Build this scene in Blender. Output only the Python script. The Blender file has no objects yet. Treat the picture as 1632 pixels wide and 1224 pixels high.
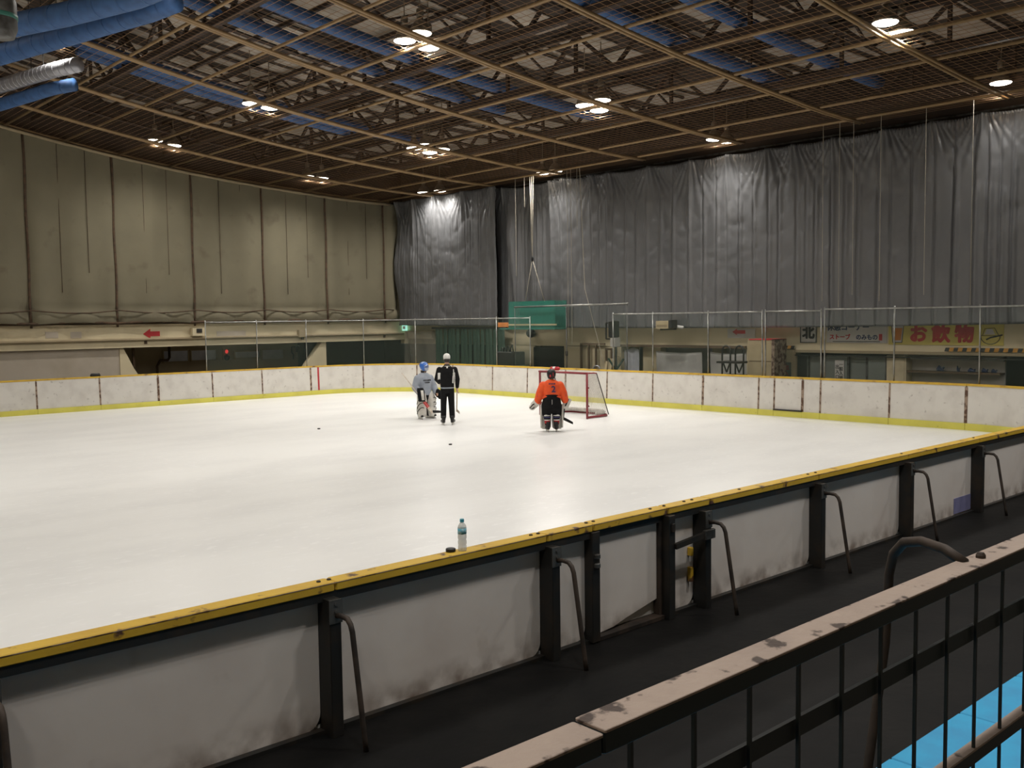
import bpy, bmesh, math, random
from mathutils import Vector, Matrix, noise as mnoise

scene = bpy.context.scene
col = scene.collection
random.seed(7)

# ------------------------------------------------------------------ camera, world, exposure
CAM_H = 2.75
FPX = 1540.0
_r1 = Vector((2516 - 816, 486 - 612, FPX)).normalized()          # direction along the near boards
_r2 = Vector((-586 - 816, 528 - 612, FPX)); _r2 = (_r2 - _r1 * _r2.dot(_r1)).normalized()
_r3 = _r1.cross(_r2)                                             # up
ROT = Matrix((_r1, _r2, _r3))                                    # lens axes -> hall axes
cam_data = bpy.data.cameras.new('camera'); cam = bpy.data.objects.new('camera', cam_data); col.objects.link(cam)
cam_data.sensor_width = 36.0; cam_data.lens = 36.0 * FPX / 1632.0
cam_data.clip_start = 0.05; cam_data.clip_end = 300
_m = Matrix.Identity(4)
for i in range(3):
    _m[i][0] = ROT[i][0]; _m[i][1] = -ROT[i][1]; _m[i][2] = -ROT[i][2]
_m[2][3] = CAM_H
cam.matrix_world = _m
scene.camera = cam

world = bpy.data.worlds.new('hall_dark'); scene.world = world; world.use_nodes = True
world.node_tree.nodes['Background'].inputs[0].default_value = (0.9, 0.8, 0.7, 1)
world.node_tree.nodes['Background'].inputs[1].default_value = 0.006
scene.view_settings.view_transform = 'Standard'
scene.view_settings.look = 'None'
scene.view_settings.gamma = 1.0
scene.view_settings.use_curve_mapping = False
scene.view_settings.exposure = -1.36
LAMP_W = 1680.0          # every high-bay lamp, the added unseen ones too

def ray(u, v):
    return ROT @ Vector(((u - 816) / FPX, (v - 612) / FPX, 1.0))
def on_x(u, v, x):
    d = ray(u, v); t = x / d.x; return Vector((x, d.y * t, CAM_H + d.z * t))
def on_y(u, v, y):
    d = ray(u, v); t = y / d.y; return Vector((d.x * t, y, CAM_H + d.z * t))

# ------------------------------------------------------------------ materials
MATS = {}
def mat(name, c1, rough=0.6, c2=None, scale=4.0, detail=4.0, lo=0.4, hi=0.65, metal=0.0, bump=0.0, bscale=None,
        spec=0.5, stretch=None, emit=None, alpha=None, trans=0.0, c3=None, scale3=20.0, lo3=0.6, hi3=0.7, dirt=None):
    if name in MATS: return MATS[name]
    m = bpy.data.materials.new(name); m.use_nodes = True
    nt = m.node_tree; b = nt.nodes['Principled BSDF']
    b.inputs['Roughness'].default_value = rough
    b.inputs['Metallic'].default_value = metal
    b.inputs['Specular IOR Level'].default_value = spec
    tc = nt.nodes.new('ShaderNodeTexCoord'); mp = nt.nodes.new('ShaderNodeMapping')
    nt.links.new(tc.outputs['Object'], mp.inputs['Vector'])
    if stretch: mp.inputs['Scale'].default_value = stretch
    def ramp(sc, a, z, dt):
        n = nt.nodes.new('ShaderNodeTexNoise'); n.inputs['Scale'].default_value = sc; n.inputs['Detail'].default_value = dt
        nt.links.new(mp.outputs['Vector'], n.inputs['Vector'])
        r = nt.nodes.new('ShaderNodeMapRange'); r.inputs['From Min'].default_value = a; r.inputs['From Max'].default_value = z
        nt.links.new(n.outputs['Fac'], r.inputs['Value'])
        return n, r
    c2 = c2 or tuple(x * 0.82 for x in c1)
    n, r = ramp(scale, lo, hi, detail)
    mix = nt.nodes.new('ShaderNodeMix'); mix.data_type = 'RGBA'
    mix.inputs['A'].default_value = (*c1, 1); mix.inputs['B'].default_value = (*c2, 1)
    nt.links.new(r.outputs['Result'], mix.inputs['Factor'])
    out = mix.outputs['Result']
    if c3:
        n3, r3 = ramp(scale3, lo3, hi3, 6.0)
        m3 = nt.nodes.new('ShaderNodeMix'); m3.data_type = 'RGBA'
        nt.links.new(out, m3.inputs['A']); m3.inputs['B'].default_value = (*c3, 1)
        nt.links.new(r3.outputs['Result'], m3.inputs['Factor']); out = m3.outputs['Result']
    if dirt:                                             # grime splashed up from the floor: (colour, height, noise scale)
        sp = nt.nodes.new('ShaderNodeSeparateXYZ'); nt.links.new(tc.outputs['Object'], sp.inputs['Vector'])
        hr_ = nt.nodes.new('ShaderNodeMapRange'); hr_.inputs['From Min'].default_value = dirt[1]; hr_.inputs['From Max'].default_value = 0.02
        nt.links.new(sp.outputs['Z'], hr_.inputs['Value'])
        dn, dr_ = ramp(dirt[2], .38, .68, 8.0)
        mu = nt.nodes.new('ShaderNodeMath'); mu.operation = 'MULTIPLY'; nt.links.new(hr_.outputs['Result'], mu.inputs[0]); nt.links.new(dr_.outputs['Result'], mu.inputs[1])
        md = nt.nodes.new('ShaderNodeMix'); md.data_type = 'RGBA'; nt.links.new(out, md.inputs['A']); md.inputs['B'].default_value = (*dirt[0], 1)
        nt.links.new(mu.outputs[0], md.inputs['Factor']); out = md.outputs['Result']
    nt.links.new(out, b.inputs['Base Color'])
    if bump:
        bn = nt.nodes.new('ShaderNodeTexNoise'); bn.inputs['Scale'].default_value = bscale or scale * 3; bn.inputs['Detail'].default_value = 5
        nt.links.new(mp.outputs['Vector'], bn.inputs['Vector'])
        bp = nt.nodes.new('ShaderNodeBump'); bp.inputs['Strength'].default_value = bump; bp.inputs['Distance'].default_value = 0.03
        nt.links.new(bn.outputs['Fac'], bp.inputs['Height']); nt.links.new(bp.outputs['Normal'], b.inputs['Normal'])
    if emit:
        b.inputs['Emission Color'].default_value = (*emit[0], 1); b.inputs['Emission Strength'].default_value = emit[1]
    if alpha is not None: b.inputs['Alpha'].default_value = alpha
    if trans: b.inputs['Transmission Weight'].default_value = trans
    MATS[name] = m
    return m

M = dict(
    ice=mat('ice', (.86, .86, .845), .30, (.80, .80, .79), .35, 8, .42, .62, spec=.35, stretch=(1, 2.2, 1), c3=(.88, .88, .87), scale3=5, lo3=.58, hi3=.66, bump=.02, bscale=14),
    rubber=mat('black_rubber', (.006, .006, .006), .6, (.010, .0095, .009), 2.5, 6, .4, .7, spec=.10, bump=.15, bscale=9),
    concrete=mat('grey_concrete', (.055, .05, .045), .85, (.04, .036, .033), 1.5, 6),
    blue_mat=mat('blue_mat', (.025, .33, .60), .6, (.03, .27, .52), 3, 5),
    panel_out=mat('board_panel_outside', (.72, .67, .63), .55, (.65, .59, .55), 1.6, 6, .45, .75, c3=(.46, .40, .35), scale3=2.2, lo3=.66, hi3=.84, bump=.05, bscale=8, dirt=((.20, .15, .12), .24, 5.0)),
    panel_in=mat('board_panel_inside', (.66, .635, .59), .5, (.58, .55, .51), 2.5, 7, .45, .7, c3=(.36, .33, .30), scale3=9, lo3=.63, hi3=.78),
    cap=mat('yellow_cap', (.66, .42, .035), .5, (.58, .35, .03), 3, 5, .4, .7, c3=(.10, .045, .025), scale3=6, lo3=.62, hi3=.68, bump=.1, bscale=20),
    cap_far=mat('yellow_cap_far', (.62, .40, .04), .5, (.52, .32, .04), 3, 5, c3=(.16, .08, .03), scale3=3, lo3=.60, hi3=.70),
    kick=mat('yellow_kick_strip', (.68, .63, .11), .4, (.60, .55, .10), 1.5, 5, c3=(.25, .22, .05), scale3=12, lo3=.70, hi3=.76),
    rustjoint=mat('rusty_joint', (.30, .22, .16), .7, (.09, .045, .025), 9, 6, .45, .55),
    red_mark=mat('red_line', (.45, .02, .03), .5),
    steel_dark=mat('dark_steel', (.022, .022, .021), .5, (.040, .030, .022), 5, 6, .45, .65, metal=.3, bump=.05),
    steel_rust=mat('rusty_steel', (.055, .038, .028), .65, (.02, .015, .012), 6, 6, .4, .6, metal=.2, bump=.1),
    steel_grey=mat('grey_steel', (.11, .11, .105), .5, (.05, .045, .04), 6, 6, .45, .65, metal=.4),
    galv=mat('galvanised_pipe', (.32, .32, .30), .38, (.22, .22, .20), 8, 5, metal=.8),
    rail_paint=mat('peeling_rail_paint', (.36, .28, .23), .55, (.30, .23, .19), 9, 6, .4, .7, c3=(.05, .03, .022), scale3=18, lo3=.58, hi3=.63, bump=.2, bscale=30),
    rail_dark=mat('dark_teal_bar', (.012, .018, .019), .5, (.010, .024, .028), 3, 4),
    cream=mat('cream_wall', (.66, .57, .38), .8, (.58, .50, .33), 1.2, 6, .4, .7, c3=(.38, .31, .20), scale3=.9, lo3=.62, hi3=.8),
    stained=mat('stained_wall', (.50, .44, .36), .85, (.42, .36, .28), 1.0, 6, .4, .7, c3=(.36, .26, .12), scale3=.55, lo3=.58, hi3=.72),
    brown_wall=mat('brown_wall', (.36, .29, .18), .85, (.30, .24, .15), 1.2, 5),
    dark_hole=mat('dark_recess', (.018, .018, .016), .9),  # near-black colour paints the shade inside openings and recesses
    grey_wall=mat('grey_wall', (.42, .41, .38), .8, (.36, .35, .32), 1.2, 5),
    beige_cloth=mat('beige_curtain', (.185, .165, .108), .85, (.16, .143, .094), .8, 6, .35, .7, c3=(.115, .095, .06), scale3=1.3, lo3=.60, hi3=.8, bump=.25, bscale=2.2),
    strap=mat('brown_strap', (.10, .06, .035), .9, (.06, .04, .025), 6, 5),
    silver=mat('silver_vinyl', (.15, .152, .158), .36, (.125, .128, .134), .6, 6, .4, .7, spec=.6, bump=.35, bscale=3.0, metal=.25),
    tan_bar=mat('tan_steel_bar', (.29, .19, .09), .6, (.23, .145, .068), 3, 6, bump=.1),
    net_cord=mat('net_cord', (.30, .17, .08), .8, (.22, .13, .06), 3, 4),
    truss=mat('brown_truss_steel', (.045, .027, .018), .7, (.03, .018, .012), 3, 5),
    deck=mat('dark_roof_deck', (.05, .035, .025), .9, (.035, .025, .02), 1, 5),
    insul=mat('roof_insulation_panel', (.44, .38, .32), .9, (.30, .26, .21), 1.2, 6, .4, .7),
    duct=mat('blue_duct', (.035, .10, .25), .6, (.025, .07, .18), 5, 6, .4, .7, bump=.2, bscale=8),
    duct_silver=mat('silver_duct', (.42, .42, .45), .4, (.30, .30, .33), 5, 5, metal=.6),
    lamp_metal=mat('lamp_metal', (.28, .24, .19), .4, (.2, .17, .13), 6, 4, metal=.7),
    lamp_glow=mat('lamp_glow', (1, .95, .85), .4, emit=((1, .93, .80), 14.0)),
    black=mat('black_cloth', (.0045, .0045, .005), .85, (.007, .007, .0075), 12, 4, spec=.2),
    black_plastic=mat('black_plastic', (.007, .007, .008), .45, (.011, .011, .011), 8, 4, spec=.35),
    white_cloth=mat('white_cloth', (.72, .71, .68), .8, (.64, .63, .60), 10, 4),
    white_pad=mat('white_pad', (.62, .60, .55), .55, (.52, .50, .46), 8, 5, c3=(.15, .14, .13), scale3=14, lo3=.68, hi3=.74),
    grey_cloth=mat('grey_jersey', (.29, .32, .37), .8, (.25, .28, .33), 8, 4),
    orange_cloth=mat('orange_jersey', (.78, .09, .012), .75, (.66, .07, .012), 7, 4),
    navy=mat('navy_print', (.03, .03, .10), .7),
    skin=mat('skin', (.52, .33, .23), .55, (.46, .28, .19), 8, 4),
    hair=mat('black_hair', (.015, .012, .010), .6),
    blue_mask=mat('blue_mask', (.03, .13, .48), .3, (.35, .42, .55), 7, 3, .55, .6),
    red_paint=mat('red_goal_paint', (.22, .014, .022), .4, (.16, .010, .018), 6, 4),
    red_cloth=mat('red_cloth', (.45, .02, .025), .7),
    net_white=mat('goal_net_cord', (.55, .52, .47), .8, (.40, .37, .33), 10, 4),
    chrome=mat('steel_blade', (.6, .6, .6), .25, metal=.9),
    wood_stick=mat('white_stick', (.62, .56, .48), .5, (.45, .36, .28), 10, 4),
    arrow_red=mat('red_sign', (.55, .03, .035), .6),
    sign_white=mat('white_sign', (.58, .55, .52), .7, (.52, .49, .46), 3, 4),
    sign_yellow=mat('yellow_banner', (.62, .52, .12), .7, (.56, .46, .12), 2, 4),
    sign_red=mat('red_lettering', (.48, .03, .035), .7),
    sign_black=mat('black_lettering', (.012, .012, .014), .7),
    sign_navy=mat('navy_lettering', (.03, .05, .12), .7),
    sign_orange=mat('orange_print', (.62, .22, .03), .7),
    exit_green=mat('lit_exit_sign', (.35, .8, .65), .5, emit=((.45, 1.0, .82), 2.2)),
    red_lamp=mat('lit_red_lamp', (.8, .05, .04), .5, emit=((1.0, .05, .05), 1.6)),
    window_blue=mat('pale_window', (.58, .60, .66), .3, (.50, .52, .58), 3, 5),
    green_sheet=mat('green_sheet', (.03, .16, .12), .5, (.025, .13, .10), 2, 4),
    green_strip=mat('dark_green_strip', (.04, .085, .06), .45, (.02, .05, .035), 3, 4, stretch=(1, 6, .3)),
    glass_door=mat('frosted_door', (.20, .22, .20), .35, (.17, .19, .175), 2, 4),
    plywood=mat('plywood', (.46, .38, .23), .75, (.40, .32, .19), 3, 5, stretch=(1, 1, .4)),
    brown_frame=mat('brown_door_frame', (.14, .09, .05), .7),
    orange=mat('orange_strip', (.65, .22, .05), .6),
    hazard_black=mat('hazard_black', (.02, .02, .02), .6),
    hazard_orange=mat('hazard_orange', (.62, .30, .04), .6),
    purple_patch=mat('purple_patch', (.20, .20, .36), .6, (.17, .17, .32), 6, 5),
    tarp=mat('white_tarp', (.50, .49, .47), .6, (.42, .41, .39), 2, 5, bump=.3, bscale=4),
    bottle_blue=mat('bottle_blue', (.06, .38, .50), .4),
    label_blue=mat('bottle_label', (.12, .42, .55), .45, (.35, .55, .62), 22, 3, .5, .55),
    rope=mat('pale_rope', (.42, .38, .30), .8),
)
def see_through(name, colr, fac, rough=.3):
    m = bpy.data.materials.new(name); m.use_nodes = True; nt = m.node_tree
    b = nt.nodes['Principled BSDF']; b.inputs['Base Color'].default_value = (*colr, 1); b.inputs['Roughness'].default_value = rough
    t = nt.nodes.new('ShaderNodeBsdfTransparent'); mx = nt.nodes.new('ShaderNodeMixShader')
    n = nt.nodes.new('ShaderNodeTexNoise'); n.inputs['Scale'].default_value = 1.5
    r = nt.nodes.new('ShaderNodeMapRange'); r.inputs['To Min'].default_value = fac * .7; r.inputs['To Max'].default_value = fac * 1.3
    nt.links.new(n.outputs['Fac'], r.inputs['Value']); nt.links.new(r.outputs['Result'], mx.inputs['Fac'])
    nt.links.new(t.outputs[0], mx.inputs[1]); nt.links.new(b.outputs[0], mx.inputs[2])
    nt.links.new(mx.outputs[0], nt.nodes['Material Output'].inputs['Surface'])
    MATS[name] = m; return m
M['net_film'] = see_through('clear_vinyl_film', (.12, .16, .13), .075)
M['plastic_sheet'] = see_through('hazy_plastic_sheet', (.36, .34, .28), .42)
M['green_film'] = see_through('green_plastic_film', (.035, .22, .165), .50)
M['bottle_clear'] = see_through('clear_bottle_plastic', (.72, .72, .66), .55, .15)

# ------------------------------------------------------------------ mesh helpers
class MB:
    def __init__(s): s.v = []; s.f = []; s.mi = []; s.cur = 0
    def add(s, vs, fs):
        o = len(s.v); s.v += [tuple(p) for p in vs]
        for q in fs: s.f.append([i + o for i in q]); s.mi.append(s.cur)
        return s
    def box(s, lo, hi, bev=0.0):
        (x0, y0, z0), (x1, y1, z1) = lo, hi
        if x0 > x1: x0, x1 = x1, x0
        if y0 > y1: y0, y1 = y1, y0
        if z0 > z1: z0, z1 = z1, z0
        if bev <= 0:
            return s.add([(x0,y0,z0),(x1,y0,z0),(x1,y1,z0),(x0,y1,z0),(x0,y0,z1),(x1,y0,z1),(x1,y1,z1),(x0,y1,z1)],
                         [(0,3,2,1),(4,5,6,7),(0,1,5,4),(1,2,6,5),(2,3,7,6),(3,0,4,7)])
        b = min(bev, (x1-x0)/2.01, (y1-y0)/2.01, (z1-z0)/2.01)
        def ring(z, i): return [(x0+i,y0+b*(i==0),z),(x0+b*(i==0)+i,y0+i,z),(x1-b*(i==0)-i,y0+i,z),(x1-i,y0+b*(i==0),z),(x1-i,y1-b*(i==0),z),(x1-b*(i==0)-i,y1-i,z),(x0+b*(i==0)+i,y1-i,z),(x0+i,y1-b*(i==0),z)]
        def rr(z, ins):
            a0,a1,c0,c1 = x0+ins, x1-ins, y0+ins, y1-ins
            k = b
            return [(a0,c0+k,z),(a0+k,c0,z),(a1-k,c0,z),(a1,c0+k,z),(a1,c1-k,z),(a1-k,c1,z),(a0+k,c1,z),(a0,c1-k,z)]
        h = b * .5
        rings = [rr(z0, h) , rr(z0+h, 0), rr(z1-h, 0), rr(z1, h)]
        return s.loft(rings)
    def loft(s, rings, close=True, caps=True):
        n = len(rings[0]); o = len(s.v)
        for r in rings: s.v += [tuple(p) for p in r]
        for i in range(len(rings)-1):
            for j in range(n if close else n-1):
                a = o+i*n+j; b = o+i*n+(j+1) % n
                s.f.append([a, b, b+n, a+n]); s.mi.append(s.cur)
        if caps and close:
            s.f.append([o+j for j in reversed(range(n))]); s.mi.append(s.cur)
            s.f.append([o+(len(rings)-1)*n+j for j in range(n)]); s.mi.append(s.cur)
        return s
    def tube(s, pts, r, n=8, caps=True):
        pts = [Vector(p) for p in pts]; rs = r if isinstance(r, (list, tuple)) else [r]*len(pts)
        rings = []; ref = None
        for i, p in enumerate(pts):
            d = (pts[min(i+1, len(pts)-1)] - pts[max(i-1, 0)]).normalized()
            if ref is None:
                ref = Vector((0,0,1)) if abs(d.z) < .9 else Vector((1,0,0))
            a = (ref - d*ref.dot(d)).normalized(); b = d.cross(a); ref = a
            rings.append([p + (a*math.cos(2*math.pi*k/n) + b*math.sin(2*math.pi*k/n))*rs[i] for k in range(n)])
        return s.loft(rings, True, caps)
    def lathe(s, prof, c=(0,0,0), n=20):
        rings = [[(c[0]+r*math.cos(2*math.pi*k/n), c[1]+r*math.sin(2*math.pi*k/n), c[2]+z) for k in range(n)] for r, z in prof]
        return s.loft(rings)
    def ell(s, c, r, n=14, m=9):
        rings = []
        for i in range(m):
            t = math.pi*(i+.5)/m
            rings.append([(c[0]+r[0]*math.sin(t)*math.cos(2*math.pi*k/n), c[1]+r[1]*math.sin(t)*math.sin(2*math.pi*k/n), c[2]-r[2]*math.cos(t)) for k in range(n)])
        return s.loft(rings)
    def sections(s, secs, n=18, e=2.4):
        """stack of super-ellipse sections (z, cx, cy, rx, ry)"""
        rings = []
        for z, cx, cy, rx, ry in secs:
            ring = []
            for k in range(n):
                a = 2*math.pi*k/n; ca, sa = math.cos(a), math.sin(a)
                ring.append((cx+rx*math.copysign(abs(ca)**(2/e), ca), cy+ry*math.copysign(abs(sa)**(2/e), sa), z))
            rings.append(ring)
        return s.loft(rings)
    def bar(s, p, q, w, h, up=(0,0,1)):
        p, q = Vector(p), Vector(q); d = (q-p).normalized(); up = Vector(up)
        a = d.cross(up)
        if a.length < 1e-4: a = d.cross(Vector((1,0,0)))
        a.normalize(); b = a.cross(d)
        r = lambda c: [c - a*w/2 - b*h/2, c + a*w/2 - b*h/2, c + a*w/2 + b*h/2, c - a*w/2 + b*h/2]
        return s.loft([r(p), r(q)])
    def mesh(s, name, mats, off=(0,0,0), smooth=False):
        me = bpy.data.meshes.new(name)
        me.from_pydata([(v[0]-off[0], v[1]-off[1], v[2]-off[2]) for v in s.v], [], s.f)
        for m in (mats if isinstance(mats, (list, tuple)) else [mats]): me.materials.append(m)
        me.polygons.foreach_set('material_index', s.mi)
        if smooth: me.polygons.foreach_set('use_smooth', [True]*len(me.polygons))
        bm = bmesh.new(); bm.from_mesh(me); bmesh.ops.recalc_face_normals(bm, faces=bm.faces); bm.to_mesh(me); bm.free()
        me.update()
        return me
    def build(s, name, mats, parent=None, loc=None, smooth=False):
        """vertices in hall coordinates; a child sits in its parent's frame, a top-level mesh gets its base as origin"""
        if parent is not None:
            off = Vector((0,0,0)); p = parent
            while p is not None: off += p.location; p = p.parent
            me = s.mesh(name, mats, off, smooth); o = bpy.data.objects.new(name, me); col.objects.link(o); o.parent = parent
            return o
        if loc is None:
            xs = [v[0] for v in s.v]; ys = [v[1] for v in s.v]; zs = [v[2] for v in s.v]
            loc = ((min(xs)+max(xs))/2, (min(ys)+max(ys))/2, min(zs))
        me = s.mesh(name, mats, loc, smooth); o = bpy.data.objects.new(name, me); o.location = loc; col.objects.link(o)
        return o

def tag(o, label, cat=None, group=None, kind=None):
    if label: o['label'] = label
    if cat: o['category'] = cat
    if group: o['group'] = group
    if kind: o['kind'] = kind
    return o
def thing(name, loc, label, cat, group=None, rz=0.0, kind=None):
    o = bpy.data.objects.new(name, None); col.objects.link(o); o.location = loc; o.rotation_euler = (0, 0, rz)
    o.empty_display_size = .1
    return tag(o, label, cat, group, kind)
def struct(name, loc=(0,0,0), mb=None, m=None, label=None):
    if mb is None:
        o = bpy.data.objects.new(name, None); o.location = loc; col.objects.link(o)
    else: o = mb.build(name, m)
    o['kind'] = 'structure'
    if label: o['label'] = label
    return o
def copy_tree(o, parent=None):
    c = o.copy(); col.objects.link(c)
    if parent is not None: c.parent = parent
    for ch in list(o.children): copy_tree(ch, c)
    return c
def text_mesh(body, size, depth=.004, align='CENTER', bold=0.0, sx=1.0):
    cu = bpy.data.curves.new('lettering', 'FONT'); cu.body = body; cu.size = size; cu.extrude = depth; cu.align_x = align; cu.align_y = 'CENTER'
    cu.offset = bold
    o = bpy.data.objects.new('lettering', cu); col.objects.link(o); bpy.context.view_layer.update()
    me = bpy.data.meshes.new_from_object(o.evaluated_get(bpy.context.evaluated_depsgraph_get()))
    bpy.data.objects.remove(o); bpy.data.curves.remove(cu)
    for v in me.vertices: v.co.x *= sx
    return me
def put_text(name, body, size, m, parent, origin, rot, fat=0.0, **k):
    """flat lettering; rot = 3x3 columns (text right, text up, text normal) in the parent's frame"""
    me = text_mesh(body, size, **k); me.materials.clear(); me.materials.append(m)
    if fat:                                              # brush-thick strokes: the outline stamped around itself
        vs = [v.co.copy() for v in me.vertices]; fs = [tuple(p.vertices) for p in me.polygons]; V, F = [], []
        for q, (dx, dy) in enumerate([(0, 0)] + [(fat*math.cos(a_), fat*math.sin(a_)) for a_ in [math.pi/4*i for i in range(8)]]):
            V += [(v.x+dx, v.y+dy, v.z+q*.0002) for v in vs]; F += [tuple(i+q*len(vs) for i in f) for f in fs]
        me = bpy.data.meshes.new(name); me.from_pydata(V, [], F); me.materials.append(m)
    mt = Matrix(rot).transposed()
    for v in me.vertices: v.co = mt @ v.co + Vector(origin)
    o = bpy.data.objects.new(name, me); col.objects.link(o); o.parent = parent
    return o
FACE_MX = ((0, -1, 0), (0, 0, 1), (-1, 0, 0))     # lettering on the end wall, read from the rink
FACE_MY = ((1, 0, 0), (0, 0, 1), (0, -1, 0))      # lettering on the long wall
# ================================================================== the hall
R_C = 4.0; XB = 23.15; YL = 32.10; YN = 5.70             # rink corner radius, end boards, far long boards, near boards
def zc(x):
    e = min(1.0, max(0.0, (x-20.0)/4.0)); return 8.0 + .006*max(0.0, 25.0 - x)**2 - .06*e*e*(3-2*e)       # sagging line of the ceiling net

# ---- ice and floors
ice = MB()
outline = [(-12, YN-.02), (XB-R_C, YN-.02)] + [(XB-R_C + R_C*math.sin(a), YN+R_C - R_C*math.cos(a)) for a in [math.pi/2*k/12 for k in range(1, 13)]]
outline += [(XB-R_C + R_C*math.cos(a), YL-R_C + R_C*math.sin(a)) for a in [math.pi/2*k/12 for k in range(0, 13)]] + [(-12, YL)]
ice.loft([[(x, y, -.12) for x, y in outline], [(x, y, 0.0) for x, y in outline]])
o = ice.build('floor_ice', M['ice'], loc=(0, 0, 0)); tag(o, 'scuffed white ice sheet inside the rink boards', kind='structure')
fl = MB().box((-12, 2.80, -.25), (24.0, YN-.03, -.04)); struct('floor_walkway', mb=fl, m=M['rubber'], label='black rubber walkway floor outside the near boards')
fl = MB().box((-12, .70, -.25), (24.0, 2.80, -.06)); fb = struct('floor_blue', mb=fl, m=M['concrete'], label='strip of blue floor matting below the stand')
mt = MB().box((-.495, -.495, 0), (.495, .495, .045), .012).mesh('floor_mat', M['blue_mat'])
for i in range(16):
    for j in range(2):
        p = bpy.data.objects.new('floor_mat', mt); col.objects.link(p); p.parent = fb
        p.location = Vector((.16 + i*1.0, 2.28 - j*1.0, -.055)) - fb.location
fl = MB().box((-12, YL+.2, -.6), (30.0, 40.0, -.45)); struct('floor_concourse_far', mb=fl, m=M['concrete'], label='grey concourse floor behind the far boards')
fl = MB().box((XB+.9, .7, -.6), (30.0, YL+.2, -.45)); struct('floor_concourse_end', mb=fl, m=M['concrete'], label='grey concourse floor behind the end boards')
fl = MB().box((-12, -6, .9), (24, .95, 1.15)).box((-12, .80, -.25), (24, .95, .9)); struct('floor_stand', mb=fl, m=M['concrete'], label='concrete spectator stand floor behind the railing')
w = MB().box((-12.3, -6.3, -.3), (30, -6, 14)); struct('wall_back', mb=w, m=M['brown_wall'])
w = MB().box((-12.3, -6, -.6), (-12, 40, 19)); struct('wall_side', mb=w, m=M['cream'])

# ---- far long wall
YW = 36.0
wl = struct('wall_left', (8, YW, -.45), label='cream long wall with recesses under a beam')
def wbox(parent, name, m, lo, hi, bev=0.0): return MB().box(lo, hi, bev).build(name, m, parent)
wbox(wl, 'wall_upper', M['cream'], (-12, YW+.05, 2.74), (26.2, YW+.35, 7.9))
wbox(wl, 'gable', M['deck'], (-12, YW+.06, 7.9), (26.2, YW+.35, 18))
wbox(wl, 'beam', M['cream'], (-12, YW-.12, 1.90), (26.2, YW+.3, 2.72))
wbox(wl, 'beam_ledge', M['brown_wall'], (-12, YW-.22, 2.70), (26.2, YW+.06, 2.76))
xa = on_y(191, 575, YW).x; xb_ = on_y(490, 575, YW).x; xc_ = on_y(520, 575, YW).x
wbox(wl, 'stained_panel', M['stained'], (-12, YW+.02, -.45), (xa, YW+.3, 1.90))
# raking piers: their sloped cheeks face the recess
def pier(x0, x1, lean, nm):
    MB().add([(x0, YW-.02, -.45), (x1, YW-.02, -.45), (x1, YW-.02, 1.92), (x0, YW-.02, 1.92),
              (x0+lean[0], YW+1.6, -.45), (x1+lean[1], YW+1.6, -.45), (x1+lean[1], YW+1.6, 1.92), (x0+lean[0], YW+1.6, 1.92)],
             [(0,1,2,3),(5,4,7,6),(0,4,5,1),(1,5,6,2),(2,6,7,3),(3,7,4,0)]).build(nm, M['cream'], wl)
px = on_y(214, 590, YW).x
MB().add([(xa, YW-.02, -.45), (px+1.0, YW-.02, -.45), (px, YW-.02, 1.1), (xa+.12, YW-.02, 1.92), (xa, YW-.02, 1.92),
          (xa, YW+.3, -.45), (px+1.0, YW+.3, -.45), (px, YW+.3, 1.1), (xa+.12, YW+.3, 1.92), (xa, YW+.3, 1.92)],
         [(0,1,2,3,4),(9,8,7,6,5),(0,5,6,1),(1,6,7,2),(2,7,8,3),(3,8,9,4),(4,9,5,0)]).build('pier', M['cream'], wl)
q0 = on_y(488, 584, YW).x; q1 = on_y(513, 548, YW).x
MB().add([(q0-.9, YW-.02, -.45), (xc_, YW-.02, -.45), (xc_, YW-.02, 1.92), (q1, YW-.02, 1.92), (q0, YW-.02, .95),
          (q0-.9, YW+.3, -.45), (xc_, YW+.3, -.45), (xc_, YW+.3, 1.92), (q1, YW+.3, 1.92), (q0, YW+.3, .95)],
         [(0,1,2,3,4),(9,8,7,6,5),(0,5,6,1),(1,6,7,2),(2,7,8,3),(3,8,9,4),(4,9,5,0)]).build('pier', M['cream'], wl)
YR = 38.4
wbox(wl, 'recess_back', M['brown_wall'], (xa-.4, YR, -.45), (xc_, YR+.2, 1.95))
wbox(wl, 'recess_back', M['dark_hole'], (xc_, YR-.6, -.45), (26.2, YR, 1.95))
wbox(wl, 'recess_ceiling', M['brown_wall'], (xa-.4, YW+.3, 1.92), (26.2, YR+.2, 2.05))
wbox(wl, 'recess_post', M['strap'], (on_y(213.5, 575, YW+.5).x-.04, YW+.5, -.45), (on_y(213.5, 575, YW+.5).x+.04, YW+.58, 1.92))
cond = MB().tube([(-12, YW-.17, 2.19), (25.9, YW-.17, 2.19)], .055, 8).build('conduit', M['brown_wall'], wl)
for u in (230, 480, 610):
    x = on_y(u, 545, YW).x; wbox(wl, 'conduit_bracket', M['strap'], (x-.05, YW-.16, 2.02), (x+.05, YW-.10, 2.24))

def panel_on_wall(name, u0, v0, u1, v1, y, m, label, cat, t=.03, group=None):
    a = on_y(u0, v0, y); b = on_y(u1, v1, y)
    o = MB().box((a.x, y-t, b.z), (b.x, y, a.z), .006).build(name, m); return tag(o, label, cat, group)
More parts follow.
